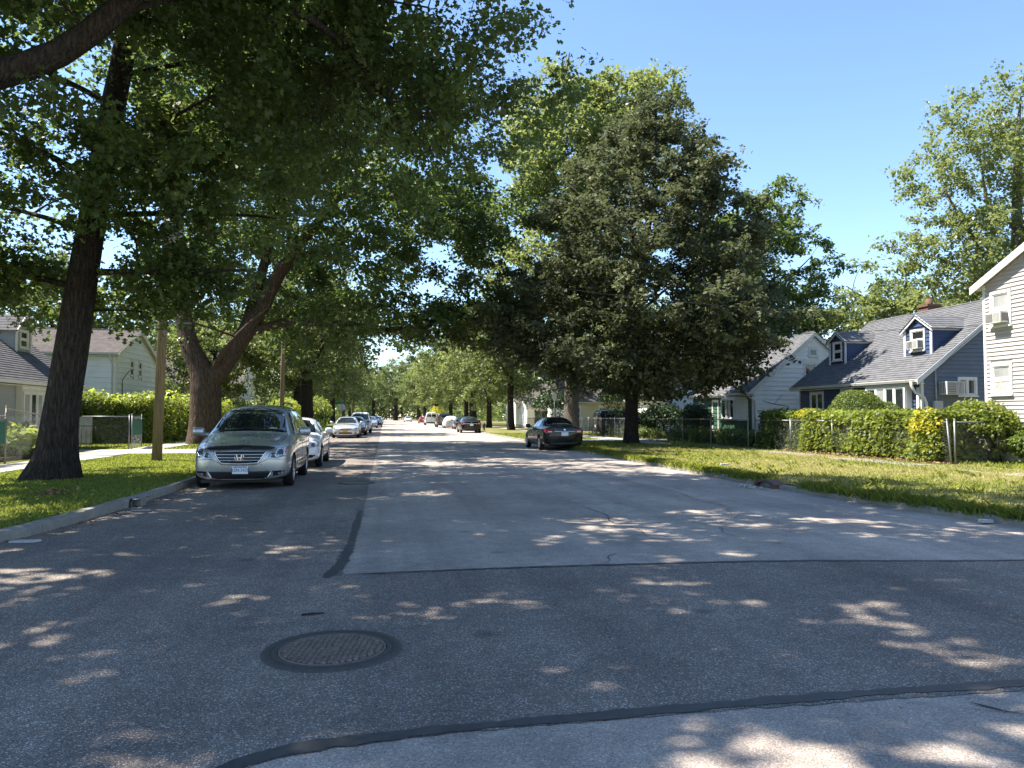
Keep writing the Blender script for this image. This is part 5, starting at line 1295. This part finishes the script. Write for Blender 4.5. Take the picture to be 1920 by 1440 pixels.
def car_body(stations, bow_f, bow_r, axles, r_arch, halfw, crease=(), lev=3):
    me = shell(stations, bow_f, bow_r, crease); o = bpy.data.objects.new('tmp', me); COL.objects.link(o)
    me.materials.append(M('paint_white'))
    ss = o.modifiers.new('s', 'SUBSURF'); ss.levels = lev; ss.render_levels = lev
    cut = MB()
    for y in axles:
        for sx in (-1, 1):
            b = len(cut.v); N = 28; prof = [(sx * .60, r_arch), (sx * 1.3, r_arch)]
            for x, rr in prof:
                for k in range(N): a = 2 * math.pi * k / N; cut.v.append((x, y + rr * math.cos(a), .34 + rr * math.sin(a)))
            for k in range(N):
                f = (b + k, b + (k + 1) % N, b + N + (k + 1) % N, b + N + k); cut.f.append(f if sx < 0 else f[::-1]); cut.sm.append(True)
            f = tuple(b + k for k in range(N)); cut.f.append(f[::-1] if sx < 0 else f); cut.sm.append(False)
            f = tuple(b + N + k for k in range(N)); cut.f.append(f if sx < 0 else f[::-1]); cut.sm.append(False)
    cm = cut.mesh('cut'); cm.materials.append(M('black_plastic')); bmc = bmesh.new(); bmc.from_mesh(cm); bmesh.ops.recalc_face_normals(bmc, faces=bmc.faces); bmc.to_mesh(cm); bmc.free()
    co = bpy.data.objects.new('tmpc', cm); COL.objects.link(co)
    bo = o.modifiers.new('b', 'BOOLEAN'); bo.object = co; bo.operation = 'DIFFERENCE'; bo.solver = 'EXACT'
    try: bo.material_mode = 'TRANSFER'
    except Exception: pass
    dg = bpy.context.evaluated_depsgraph_get(); dg.update()
    res = bpy.data.meshes.new_from_object(o.evaluated_get(dg))
    bpy.data.objects.remove(o); bpy.data.objects.remove(co)
    res.polygons.foreach_set('use_smooth', [True] * len(res.polygons))
    try: res.set_sharp_from_angle(angle=R(38))
    except Exception: pass
    res.update(); return res
AX = {'f': (lambda u, v: (u, -3., v), Vector((0, 1, 0))), 'r': (lambda u, v: (u, 9., v), Vector((0, -1, 0))), 'R': (lambda u, v: (3., u, v), Vector((-1, 0, 0))), 'L': (lambda u, v: (-3., u, v), Vector((1, 0, 0))), 't': (lambda u, v: (u, v, 4.), Vector((0, 0, -1)))}
def patch(bvh, poly, ax, off=.004, res=.06, mb=None, thick=.012):
    """polygon laid on the body along an axis, standing `off` proud of it, with a rim going back into it"""
    mb = mb or MB(); src, d = AX[ax]
    us = [p[0] for p in poly]; vs_ = [p[1] for p in poly]; n = len(poly)
    bnd = []
    for i in range(n):
        a, b = poly[i], poly[(i + 1) % n]; m = max(1, int(math.hypot(b[0] - a[0], b[1] - a[1]) / res))
        for j in range(m): bnd.append((a[0] + (b[0] - a[0]) * j / m, a[1] + (b[1] - a[1]) * j / m))
    def inside(u, v):
        c = False; j = len(bnd) - 1
        for i in range(len(bnd)):
            (x1, y1), (x2, y2) = bnd[i], bnd[j]
            if (y1 > v) != (y2 > v) and u < (x2 - x1) * (v - y1) / (y2 - y1) + x1: c = not c
            j = i
        return c
    pts = [Vector(p) for p in bnd]; u = min(us) + res * .5
    while u < max(us):
        v = min(vs_) + res * .5
        while v < max(vs_):
            if inside(u, v) and min((Vector((u, v)) - q).length for q in pts[:len(bnd)]) > res * .4: pts.append(Vector((u, v)))
            v += res
        u += res
    ed = [(i, (i + 1) % len(bnd)) for i in range(len(bnd))]
    V, E, F, ov, oe, of = delaunay_2d_cdt(pts, ed, [], 1, 1e-5)
    out = []; last = None
    for p in V:
        o = Vector(src(p.x, p.y)); h, nr, _, _ = bvh.ray_cast(o, d)
        if h is None:
            h = last if last is not None else o + d * 3; nr = -d
        last = h
        if nr.dot(d) > 0: nr = -nr
        out.append((h + nr * off - d * off * .3, h + nr * off + d * thick))
    b = len(mb.v); N = len(V)
    mb.v += [tuple(a) for a, _ in out]
    # orientation: outward = -d
    for f in F:
        a, c, e = (Vector(out[k][0]) for k in f[:3]); s_ = (c - a).cross(e - a).dot(-d)
        f2 = f if s_ > 0 else f[::-1]; mb.f.append(tuple(b + k for k in f2)); mb.sm.append(True)
    # rim
    cnt = {}
    for f in F:
        for i in range(len(f)):
            k = (min(f[i], f[(i + 1) % len(f)]), max(f[i], f[(i + 1) % len(f)])); cnt[k] = cnt.get(k, 0) + 1
    back = {}
    for (i, j), c in cnt.items():
        if c == 1:
            for k in (i, j):
                if k not in back: back[k] = len(mb.v); mb.v.append(tuple(out[k][1]))
            mb.f.append((b + i, b + j, back[j], back[i])); mb.sm.append(False)
    return mb
def strip(pts, w):
    """2D polyline widened to a polygon"""
    P = [Vector(p) for p in pts]; l = []; r = []
    for i, p in enumerate(P):
        t = (P[min(i + 1, len(P) - 1)] - P[max(i - 1, 0)]).normalized(); n = Vector((-t.y, t.x)); l.append(p + n * w / 2); r.append(p - n * w / 2)
    return [tuple(p) for p in l] + [tuple(p) for p in r[::-1]]
def circ(u, v, r, n=14, sy=1.): return [(u + r * math.cos(2 * math.pi * k / n), v + r * sy * math.sin(2 * math.pi * k / n)) for k in range(n)]
def mirror(poly): return [(-u, v) for u, v in poly][::-1]
WHEELS = {}
def wheel_parts(r, w, spokes):
    k = (r, w, spokes)
    if k not in WHEELS:
        ty = MB().lathe([(r * .66, -w / 2 + .01), (r * .80, -w / 2), (r * .95, -w / 2 + .012), (r, -w / 2 + .04), (r, w / 2 - .04), (r * .95, w / 2 - .012), (r * .80, w / 2), (r * .66, w / 2 - .01)], 36, 'x').mesh('tyre')
        rm = MB().lathe([(r * .67, w / 2 - .008), (r * .64, w / 2 - .004), (r * .60, w / 2 - .03), (r * .58, -w / 2 + .02)], 36, 'x')
        rm.lathe([(0, w / 2 - .025), (r * .13, w / 2 - .025), (r * .17, w / 2 - .04), (r * .17, w / 2 - .08)], 16, 'x')
        for i in range(spokes):
            a = 2 * math.pi * i / spokes; mt = Matrix.Rotation(a, 4, 'X')
            rm.hexa([mt @ Vector(v) for v in [(w / 2 - .075, -r * .09, r * .1), (w / 2 - .03, -r * .08, r * .1), (w / 2 - .03, r * .08, r * .1), (w / 2 - .075, r * .09, r * .1), (w / 2 - .06, -r * .065, r * .62), (w / 2 - .014, -r * .055, r * .62), (w / 2 - .014, r * .055, r * .62), (w / 2 - .06, r * .065, r * .62)]])
        dk = MB().lathe([(0, w / 2 - .085), (r * .59, w / 2 - .085)], 24, 'x').mesh('disc')  # black backing disc: shade between the spokes put in as colour
        m2 = rm.mesh('rim'); ty.materials.append(M('rubber')); m2.materials.append(M('alloy')); dk.materials.append(M('black_plastic')); WHEELS[k] = (ty, m2, dk)
    return WHEELS[k]
def add_wheels(root, axles, tr, r, w, spokes):
    for y in axles:
        for sx in (-1, 1):
            e = bpy.data.objects.new('wheel', None); COL.objects.link(e); e.parent = root; e.location = (sx * tr, y, r); e.rotation_euler = (0, 0, 0 if sx > 0 else math.pi); e.empty_display_size = .1
            for nm, me in zip(('tyre', 'rim', 'spoke_backing'), wheel_parts(r, w, spokes)): link(nm, me, None, e)
def text_mesh(s, size):
    cu = bpy.data.curves.new('t', 'FONT'); cu.body = s; cu.size = size; cu.align_x = 'CENTER'; cu.align_y = 'CENTER'; cu.extrude = .0012
    o = bpy.data.objects.new('t', cu); COL.objects.link(o); dg = bpy.context.evaluated_depsgraph_get(); me = bpy.data.meshes.new_from_object(o.evaluated_get(dg)); bpy.data.objects.remove(o); return me
def plate(root, bvh, x, z, end, txt=None, mat='plate_white', w=.305, h=.155):
    src, d = AX[end]; hit = bvh.ray_cast(Vector(src(x, z)), d)[0]
    y = hit.y + (-.022 if end == 'f' else .022); s = -1 if end == 'f' else 1
    p = MB().box((x - w / 2, min(y, y - s * .008), z - h / 2), (x + w / 2, max(y, y - s * .008), z + h / 2)).build('number_plate', mat, root)
    if txt:
        me = text_mesh(txt, .088); t = link('lettering', me, 'plate_ink', p, (x, y + s * .002, z - .004)); t.rotation_euler = (R(90), 0, 0 if end == 'f' else math.pi); t.scale = (.95, 1.1, 1)
        bb = MB(); bb.box((x - w * .42, min(y + s * .001, y + s * .002), z + h * .34), (x + w * .42, max(y + s * .001, y + s * .002), z + h * .44)); bb.build('plate_band', 'plate_ink', p)
    return p
def mirrors(root, x, y, z, paint, s=1.):
    for sx in (-1, 1):
        m = MB()
        m.hexa([(sx * (x - .06), y - .02, z - .03), (sx * (x + .05), y - .03, z - .02), (sx * (x + .05), y + .05, z - .02), (sx * (x - .06), y + .06, z - .03), (sx * (x - .06), y - .0, z + .03), (sx * (x + .05), y - .0, z + .03), (sx * (x + .05), y + .05, z + .03), (sx * (x - .06), y + .06, z + .03)] if sx > 0 else
               [(sx * (x + .05), y - .03, z - .02), (sx * (x - .06), y - .02, z - .03), (sx * (x - .06), y + .06, z - .03), (sx * (x + .05), y + .05, z - .02), (sx * (x + .05), y, z + .03), (sx * (x - .06), y, z + .03), (sx * (x - .06), y + .06, z + .03), (sx * (x + .05), y + .05, z + .03)])
        c = Vector((sx * (x + .13 * s), y + .02, z + .055)); rx_, ry_, rz_ = .115 * s, .085 * s, .085 * s
        N = 14
        rows = []
        for i in range(9):
            th = math.pi * i / 8; b = len(m.v)
            for k in range(N):
                ph = 2 * math.pi * k / N; sgn = lambda q, p: math.copysign(abs(q) ** p, q)
                m.v.append((c.x + rx_ * sgn(math.sin(th), .6) * sgn(math.cos(ph), .6), c.y + ry_ * sgn(math.sin(th), .7) * sgn(math.sin(ph), .7) , c.z + rz_ * sgn(math.cos(th), .7)))
            rows.append(b)
        for i in range(8):
            for k in range(N): m.f.append((rows[i] + k, rows[i + 1] + k, rows[i + 1] + (k + 1) % N, rows[i] + (k + 1) % N)); m.sm.append(True)
        m.build('side_mirror', paint, root)

SEDAN = dict(st=[(.10, .80, .21, .57, .60, .66, .69), (.40, .885, .17, .70, .66, .79, .82), (.95, .915, .16, .81, .69, .89, .93), (1.40, .92, .16, .875, .71, .955, 1.0), (2.12, .925, .16, .93, .565, 1.355, 1.43), (2.7, .925, .16, .935, .575, 1.40, 1.48), (3.25, .925, .16, .945, .565, 1.365, 1.45), (3.95, .92, .17, .965, .655, 1.06, 1.11), (4.42, .905, .18, .95, .69, 1.05, 1.08), (4.74, .85, .23, .86, .68, .99, 1.02)],
    bf=[.03, .09, .10, .09, .06, .03], br=[.03, .07, .09, .07, .04, .02], ax=[.94, 3.72], r=.325, L=4.84, tr=.815, crease=[(3, .4), (4, .35), (6, .3), (7, .45), (9, .5)], hw=.92)
def sedan(name, label, loc, rz, paint, rear=False, plate_m='plate_white', group='cars parked along the street', detail=True, txt=None, spokes=5, tail='red_lens', emblem=True, k=1., fgrille=True):
    S = SEDAN; root = thing(name, label, 'car', loc, rz, group); me = car_body(S['st'], S['bf'], S['br'], S['ax'], .375, S['hw'], S['crease'], 3 if loc[1] < 45 else 2)
    me.materials[0] = M(paint); body = link('body', me, None, root)
    bm = bmesh.new(); bm.from_mesh(me); bvh = BVHTree.FromBMesh(bm); bm.free()
    P = lambda nm, poly, ax, m, par=root, off=.004, res=.07: patch(bvh, poly, ax, off, res).build(nm, m, par)
    P('windshield', [(-.68, .985), (-.35, 1.015), (.35, 1.015), (.68, .985), (.54, 1.335), (.25, 1.385), (-.25, 1.385), (-.54, 1.335)], 'f', 'car_glass', res=.09)
    P('rear_window', [(-.60, 1.09), (-.3, 1.125), (.3, 1.125), (.60, 1.09), (.52, 1.33), (.25, 1.375), (-.25, 1.375), (-.52, 1.33)], 'r', 'car_glass', res=.09)
    for a in 'RL':
        P('side_window', [(1.72, .985), (2.30, 1.31), (2.62, 1.345), (2.62, .99)], a, 'car_glass'); P('side_window', [(2.69, .99), (2.69, 1.345), (3.12, 1.325), (3.38, 1.18), (3.46, 1.0)], a, 'car_glass')
        P('door_seam', strip([(1.60, .34), (1.58, .70), (1.66, .97)], .012), a, 'black_plastic', off=.002); P('door_seam', strip([(2.655, .30), (2.655, .96)], .012), a, 'black_plastic', off=.002); P('door_seam', strip([(3.36, .60), (3.50, .80), (3.50, .97)], .012), a, 'black_plastic', off=.002)
        P('door_handle', [(2.36, .80), (2.58, .805), (2.58, .84), (2.36, .835)], a, paint, off=.022); P('door_handle', [(3.20, .815), (3.42, .82), (3.42, .855), (3.20, .85)], a, paint, off=.022)
        P('sill_trim', [(1.36, .22), (3.30, .22), (3.30, .27), (1.36, .27)], a, 'black_plastic', off=.003)
    mirrors(root, .90, 1.86, 1.0, paint)
    add_wheels(root, S['ax'], S['tr'], S['r'], .20, spokes)
    # front
    hl = [(.50, .60), (.56, .68), (.70, .735), (.84, .75), (.865, .70), (.82, .62), (.66, .585)]
    for q in (hl, mirror(hl)):
        h = P('headlight', q, 'f', 'lamp_lens', res=.05, off=.006); s_ = 1 if q is hl else -1
        P('reflector', circ(s_ * .70, .66, .052), 'f', 'lamp_dark', h, .010, .03); P('reflector', circ(s_ * .60, .645, .034), 'f', 'chrome', h, .010, .03)
    if fgrille:
        P('grille', [(-.44, .66), (.44, .66), (.36, .54), (-.36, .54)], 'f', 'black_plastic', off=.004)
        for z in (.575, .625): P('grille_bar', [(-.40, z), (.40, z), (.40, z + .018), (-.40, z + .018)], 'f', 'chrome', off=.009)
        P('emblem', circ(0, .605, .05, 14, .75), 'f', 'chrome', off=.014, res=.03)
    P('lower_grille', [(-.46, .30), (.46, .30), (.40, .40), (-.40, .40)], 'f', 'black_plastic', off=.003)
    for s_ in (1, -1): q = [(.58, .29), (.76, .31), (.76, .38), (.60, .385)]; P('fog_recess', q if s_ > 0 else mirror(q), 'f', 'black_plastic', off=.003)
    # rear
    tl = [(.50, .80), (.54, .90), (.70, .935), (.845, .93), (.86, .82), (.80, .75), (.62, .765)]
    for q in (tl, mirror(tl)):
        h = P('tail_lamp', q, 'r', tail, res=.05, off=.006); s_ = 1 if q is tl else -1
        P('reverse_lamp', [(s_ * .54, .80), (s_ * .72, .79), (s_ * .72, .845), (s_ * .56, .85)] if s_ > 0 else [(-.56, .85), (-.72, .845), (-.72, .79), (-.54, .80)], 'r', 'white_lens', h, .010, .04)
    P('boot_trim', [(-.46, .815), (.46, .815), (.46, .845), (-.46, .845)], 'r', 'chrome', off=.010); P('emblem', circ(0, .905, .045), 'r', 'chrome', off=.012, res=.03)
    P('boot_seam', strip([(-.66, .96), (-.50, .72), (-.44, .60), (.44, .60), (.50, .72), (.66, .96)], .012), 'r', 'black_plastic', off=.002)
    P('rear_valance', [(-.62, .26), (.62, .26), (.62, .36), (-.62, .36)], 'r', 'black_plastic', off=.003)
    plate(root, bvh, 0, .47, 'f', txt if not rear else None, plate_m); plate(root, bvh, 0, .72, 'r', txt if rear else None, plate_m)
    return root

VAN = dict(st=[(.10, .85, .20, .70, .66, .79, .83), (.40, .955, .17, .83, .74, .93, .965), (.90, .985, .16, .94, .77, 1.03, 1.07), (1.26, .995, .16, 1.00, .80, 1.10, 1.145), (2.06, 1.0, .16, 1.07, .665, 1.60, 1.69), (2.8, 1.0, .16, 1.08, .70, 1.69, 1.775), (4.1, 1.0, .16, 1.09, .70, 1.69, 1.775), (4.75, .99, .17, 1.09, .69, 1.63, 1.71), (5.0, .95, .20, 1.06, .72, 1.42, 1.50)],
    bf=[.02, .09, .11, .10, .06, .03], br=[.02, .08, .08, .06, .05, .03], ax=[.97, 3.97], r=.335, L=5.1, tr=.87, crease=[(3, .35), (4, .35), (7, .4), (8, .4)], hw=1.0)
def minivan():
    S = VAN; paint = 'paint_silver'
    root = thing('minivan', 'silver minivan parked at the kerb facing the camera with a black hood deflector', 'car', (-2.93, 16.25, 0.004), R(.6), 'cars parked along the street')
    me = car_body(S['st'], S['bf'], S['br'], S['ax'], .385, S['hw'], S['crease']); me.materials[0] = M(paint); link('body', me, None, root)
    bm = bmesh.new(); bm.from_mesh(me); bvh = BVHTree.FromBMesh(bm); bm.free()
    P = lambda nm, poly, ax, m, par=root, off=.004, res=.06: patch(bvh, poly, ax, off, res).build(nm, m, par)
    ws = P('windshield', [(-.78, 1.13), (-.4, 1.165), (0, 1.175), (.4, 1.165), (.78, 1.13), (.635, 1.60), (.3, 1.655), (0, 1.665), (-.3, 1.655), (-.635, 1.60)], 'f', 'car_glass', res=.07)
    P('wiper', strip([(-.62, 1.165), (-.1, 1.215), (.28, 1.215)], .014), 'f', 'black_plastic', off=.014); P('wiper', strip([(.05, 1.185), (.45, 1.20), (.70, 1.17)], .014), 'f', 'black_plastic', off=.014)
    P('sticker', [(.40, 1.20), (.56, 1.195), (.56, 1.235), (.40, 1.24)], 'f', 'sash_glass_pale', ws, .007, .05)
    P('rear_window', [(-.60, 1.15), (.60, 1.15), (.54, 1.55), (-.54, 1.55)], 'r', 'car_glass')
    for a in 'RL':
        P('side_window', [(1.60, 1.14), (2.22, 1.56), (2.60, 1.63), (2.60, 1.15)], a, 'car_glass'); P('side_window', [(2.68, 1.15), (2.68, 1.635), (3.66, 1.64), (3.66, 1.16)], a, 'car_glass'); P('side_window', [(3.74, 1.165), (3.74, 1.64), (4.40, 1.62), (4.62, 1.5), (4.66, 1.18)], a, 'car_glass')
        for q in ([(1.50, .34), (1.48, .80), (1.56, 1.12)], [(2.64, .30), (2.64, 1.13)], [(3.58, .62), (3.70, .86), (3.70, 1.14)]): P('door_seam', strip(q, .012), a, 'black_plastic', off=.002)
        P('slide_rail', strip([(3.72, .98), (4.72, .985)], .022), a, 'black_plastic', off=.002)
        for y in (2.34, 2.80): P('door_handle', [(y, .90), (y + .22, .905), (y + .22, .945), (y, .94)], a, paint, off=.024)
        P('side_moulding', [(1.55, .44), (3.5, .44), (3.5, .50), (1.55, .50)], a, paint, off=.016)
        tl = P('tail_lamp', [(4.78, .85), (4.99, .85), (4.97, 1.25), (4.86, 1.25)], a, 'red_lens')
    mirrors(root, .985, 1.62, 1.10, paint, 1.15)
    add_wheels(root, S['ax'], S['tr'], S['r'], .22, 7)
    for sx in (-1, 1):
        MB().tube([(sx * .56, 2.5, 1.755), (sx * .565, 2.6, 1.80), (sx * .57, 3.4, 1.815), (sx * .57, 4.1, 1.80), (sx * .565, 4.25, 1.74)], .018, 8).build('roof_rail', 'black_plastic', root)
    hl = [(.535, .655), (.60, .74), (.72, .815), (.855, .865), (.905, .84), (.915, .75), (.88, .675), (.72, .635)]
    for q, s_ in ((hl, 1), (mirror(hl), -1)):
        h = P('headlight', q, 'f', 'lamp_lens', res=.04, off=.006)
        for (u, v, r_, m, o) in ((.775, .755, .078, 'chrome', .009), (.775, .755, .058, 'lamp_dark', .012), (.645, .700, .048, 'chrome', .009), (.645, .700, .034, 'lamp_dark', .012)): P('reflector', circ(s_ * u, v, r_), 'f', m, h, o, .03)
        am = [(.865, .74), (.905, .745), (.905, .835), (.875, .845)]; P('turn_lamp', am if s_ > 0 else mirror(am), 'f', 'amber', h, .010, .03)
        P('fog_recess', [(.64, .265), (.85, .305), (.86, .385), (.65, .375)] if s_ > 0 else mirror([(.64, .265), (.85, .305), (.86, .385), (.65, .375)]), 'f', 'black_plastic', off=.003)
        st = strip([(.64, .385), (.565, .265), (.46, .185)], .022); P('bumper_blade', st if s_ > 0 else mirror(st), 'f', 'chrome', off=.012)
    P('grille', [(-.49, .765), (0, .775), (.49, .765), (.40, .60), (.33, .545), (0, .535), (-.33, .545), (-.40, .60)], 'f', 'black_plastic', off=.003)
    P('grille_surround', strip([(-.50, .775), (-.405, .60), (-.335, .540), (0, .528), (.335, .540), (.405, .60), (.50, .775)], .030), 'f', 'chrome', off=.012)
    for z, w in ((.715, .46), (.655, .425), (.60, .39)): P('grille_bar', [(-w, z - .012), (w, z - .012), (w, z + .012), (-w, z + .012)], 'f', paint if z < .61 else 'chrome', off=.010)
    P('lower_grille', [(-.60, .375), (.60, .375), (.53, .25), (.44, .195), (-.44, .195), (-.53, .25)], 'f', 'black_plastic', off=.003)
    P('bumper_seam', strip([(-.90, .60), (-.55, .625), (-.42, .56), (-.34, .512), (0, .50), (.34, .512), (.42, .56), (.55, .625), (.90, .60)], .010), 'f', 'black_plastic', off=.002)
    P('hood_deflector', [(-.68, .835), (-.50, .865), (0, .885), (.50, .865), (.68, .835), (.60, .80), (.40, .80), (0, .812), (-.40, .80), (-.60, .80)], 'f', 'black_plastic', off=.022, res=.045)
    for s_ in (1, -1): P('hood_seam', strip([(s_ * .70, .84), (s_ * .76, .96), (s_ * .80, 1.10)], .010), 'f', 'black_plastic', off=.002)
    # emblem: upright bars joined by a crossbar inside a rounded frame
    hit = bvh.ray_cast(Vector((0, -3, .655)), Vector((0, 1, 0)))[0]; y = hit.y - .020; e = MB()
    fr = [(-.085, .055), (-.06, .066), (.06, .066), (.085, .055), (.078, -.035), (.055, -.062), (-.055, -.062), (-.078, -.035), (-.085, .055)]
    e.tube([(a, y, .655 + b) for a, b in fr], .009, 6)
    for sx in (-1, 1): e.hexa([(sx * .026 - .012, y - .008, .655 - .055), (sx * .026 + .012, y - .008, .655 - .055), (sx * .026 + .012, y + .01, .655 - .055), (sx * .026 - .012, y + .01, .655 - .055), (sx * .050 - .012, y - .008, .655 + .06), (sx * .050 + .012, y - .008, .655 + .06), (sx * .050 + .012, y + .01, .655 + .06), (sx * .050 - .012, y + .01, .655 + .06)])
    e.box((-.03, y - .008, .642), (.03, y + .01, .664)); e.build('emblem', 'chrome', root)
    plate(root, bvh, .02, .405, 'f', 'KSN·5435')
    # under-body
    MB().box((-.80, .35, .13), (.80, 4.8, .20)).build('underbody', 'black_plastic', root)
    return root
minivan()
sedan('sedan', 'white sedan parked directly behind the silver minivan', (-2.78, 22.6, .004), R(.3), 'paint_white', spokes=7)
sedan('sedan', 'pale silver sedan with an orange number plate farther along the kerb', (-2.72, 52.8, .004), 0, 'paint_pale_silver', plate_m='plate_orange')
sedan('sedan', 'dark grey car parked right behind the pale silver sedan', (-2.45, 60.0, .004), 0, 'paint_grey')
sedan('sedan', 'pale blue-silver car seen beyond the white utility vehicle', (-2.0, 96, .004), 0, 'paint_blue_silver')
sedan('sedan', 'dark car behind the pale blue-silver one', (-1.5, 106, .004), 0, 'paint_black')
sedan('sedan', 'distant white car near the road end on the pole side', (-1.6, 150, .004), 0, 'paint_white')
sedan('sedan', 'black sedan seen from behind, parked in front of the dark cone-shaped tree', (7.5, 37.2, .004), R(181), 'paint_black', True, spokes=10)
sedan('sedan', 'second black sedan seen from behind near the distant wire fence', (7.35, 71.9, .004), R(180), 'paint_black', True)
sedan('sedan', 'teal-dark car behind the covered car', (8.4, 90, .004), R(180), 'paint_navy', True)
sedan('sedan', 'red car parked far along the street', (7.3, 160, .004), R(180), 'paint_red', True)
sedan('sedan', 'far white car approaching in the middle of the street', (5.2, 190, .004), 0, 'paint_white')
# box-shaped vehicles: sport utility and panel van
def wagon(name, label, loc, rz, paint, H, W, L, hood_z, kind, cat='car', group='cars parked along the street'):
    w = W / 2; zs = hood_z + .05
    st = [(.10, w * .88, .26, hood_z - .22, w * .72, hood_z - .08, hood_z - .05), (.35, w * .96, .24, hood_z - .08, w * .78, hood_z + .0, hood_z + .03), (1.15, w, .24, zs - .03, w * .80, hood_z + .06, hood_z + .10), (1.35, w, .24, zs, w * .82, hood_z + .10, hood_z + .14), (1.95, w, .24, zs + .04, w * .74, H - .14, H - .06), (2.6, w, .24, zs + .04, w * .77, H - .07, H), (L - .7, w, .24, zs + .04, w * .77, H - .07, H), (L - .22, w, .26, zs + .04, w * .77, H - .10, H - .03), (L - .06, w * .96, .30, zs + .02, w * .80, H - .35, H - .30)]
    ax = [.95, L - 1.05]; root = thing(name, label, cat, loc, rz, group)
    me = car_body(st, [.02, .07, .08, .07, .05, .02], [.02, .06, .05, .04, .03, .02], ax, .43, w, [(3, .5), (4, .4), (7, .5), (8, .7)], 2); me.materials[0] = M(paint); link('body', me, None, root)
    bm = bmesh.new(); bm.from_mesh(me); bvh = BVHTree.FromBMesh(bm); bm.free(); P = lambda nm, poly, ax_, m, par=root, off=.004, res=.1: patch(bvh, poly, ax_, off, res).build(nm, m, par)
    z0 = zs + .10; z1 = H - .18
    P('windshield', [(-w * .78, z0), (w * .78, z0), (w * .66, z1), (-w * .66, z1)], 'f', 'car_glass')
    if kind == 'van':
        for s_ in (1, -1): q = [(.07, z0 + .05), (w * .72, z0 + .05), (w * .68, z1), (.07, z1)]; P('rear_window', q if s_ > 0 else mirror(q), 'r', 'car_glass')
        P('door_seam', strip([(0, .5), (0, H - .15)], .015), 'r', 'black_plastic', off=.002)
    else: P('rear_window', [(-w * .70, z0), (w * .70, z0), (w * .66, z1), (-w * .66, z1)], 'r', 'car_glass')
    for a in 'RL':
        n = 3; y0, y1 = 1.75, L - .45
        for i in range(n):
            a0 = y0 + (y1 - y0) * i / n + .05; b0 = y0 + (y1 - y0) * (i + 1) / n - .05; P('side_window', [(a0, z0), (a0 + (.35 if i == 0 else 0), z1), (b0, z1), (b0, z0)], a, 'car_glass')
        P('door_seam', strip([(2.75, .34), (2.75, z0 - .03)], .012), a, 'black_plastic', off=.002)
    for s_ in (1, -1):
        q = [(w * .62, hood_z - .30), (w * .88, hood_z - .28), (w * .88, hood_z - .12), (w * .62, hood_z - .14)]; P('headlight', q if s_ > 0 else mirror(q), 'f', 'lamp_lens', off=.006)
        q = [(w * .80, .75), (w * .93, .75), (w * .93, 1.15), (w * .82, 1.15)]; P('tail_lamp', q if s_ > 0 else mirror(q), 'r', 'red_lens', off=.006)
    P('grille', [(-w * .5, hood_z - .32), (w * .5, hood_z - .32), (w * .55, hood_z - .12), (-w * .55, hood_z - .12)], 'f', 'black_plastic'); P('bumper', [(-w * .85, .34), (w * .85, .34), (w * .85, .50), (-w * .85, .50)], 'r', 'black_plastic', off=.05); P('bumper', [(-w * .8, .34), (w * .8, .34), (w * .8, .52), (-w * .8, .52)], 'f', 'black_plastic' if kind == 'van' else paint, off=.04)
    plate(root, bvh, .0 if kind != 'van' else .3, .68, 'r'); plate(root, bvh, 0, .44, 'f')
    mirrors(root, w, 1.75, z0 + .05, paint, 1.2); add_wheels(root, ax, w - .11, .37, .23, 5)
    return root
wagon('pickup_truck', 'tall white utility vehicle behind the dark grey car', (-2.3, 68, .004), 0, 'paint_white', 1.86, 1.95, 4.9, 1.02, 'suv')
wagon('suv', 'dark grey sport utility vehicle beyond the covered car', (7.5, 106, .004), R(180), 'paint_grey', 1.92, 2.0, 5.0, 1.08, 'suv')
wagon('panel_van', 'white panel van seen from behind farther along the street', (7.2, 131, .004), R(180), 'paint_white', 2.12, 2.0, 5.4, 1.12, 'van', 'van')
wagon('pickup_truck', 'black pickup in the driveway behind the dark tree trunk', (19.6, 53, .1), R(90), 'paint_black', 1.85, 1.95, 5.0, 1.05, 'suv')
# car under a grey cover
cv = thing('covered_car', 'parked car wrapped in a grey fabric cover', 'car', (7.9, 98.6, .004), R(180), 'cars parked along the street')
st = [(y * 1.0, w * 1.02, .16 if i not in (0, 9) else .2, zs + .01, wr * 1.06, zr + .02, zt + .03) for i, (y, w, zb, zs, wr, zr, zt) in enumerate(SEDAN['st'])]
me = shell(st, SEDAN['bf'], SEDAN['br']); o = link('fabric_cover', me, 'car_cover', cv); o.modifiers.new('s', 'SUBSURF').levels = 3; o.modifiers['s'].render_levels = 3
tx = bpy.data.textures.new('folds', 'CLOUDS'); tx.noise_scale = .45; dm = o.modifiers.new('d', 'DISPLACE'); dm.texture = tx; dm.strength = .09; me.polygons.foreach_set('use_smooth', [True] * len(me.polygons))
add_wheels(cv, SEDAN['ax'], SEDAN['tr'], SEDAN['r'], .20, 5)
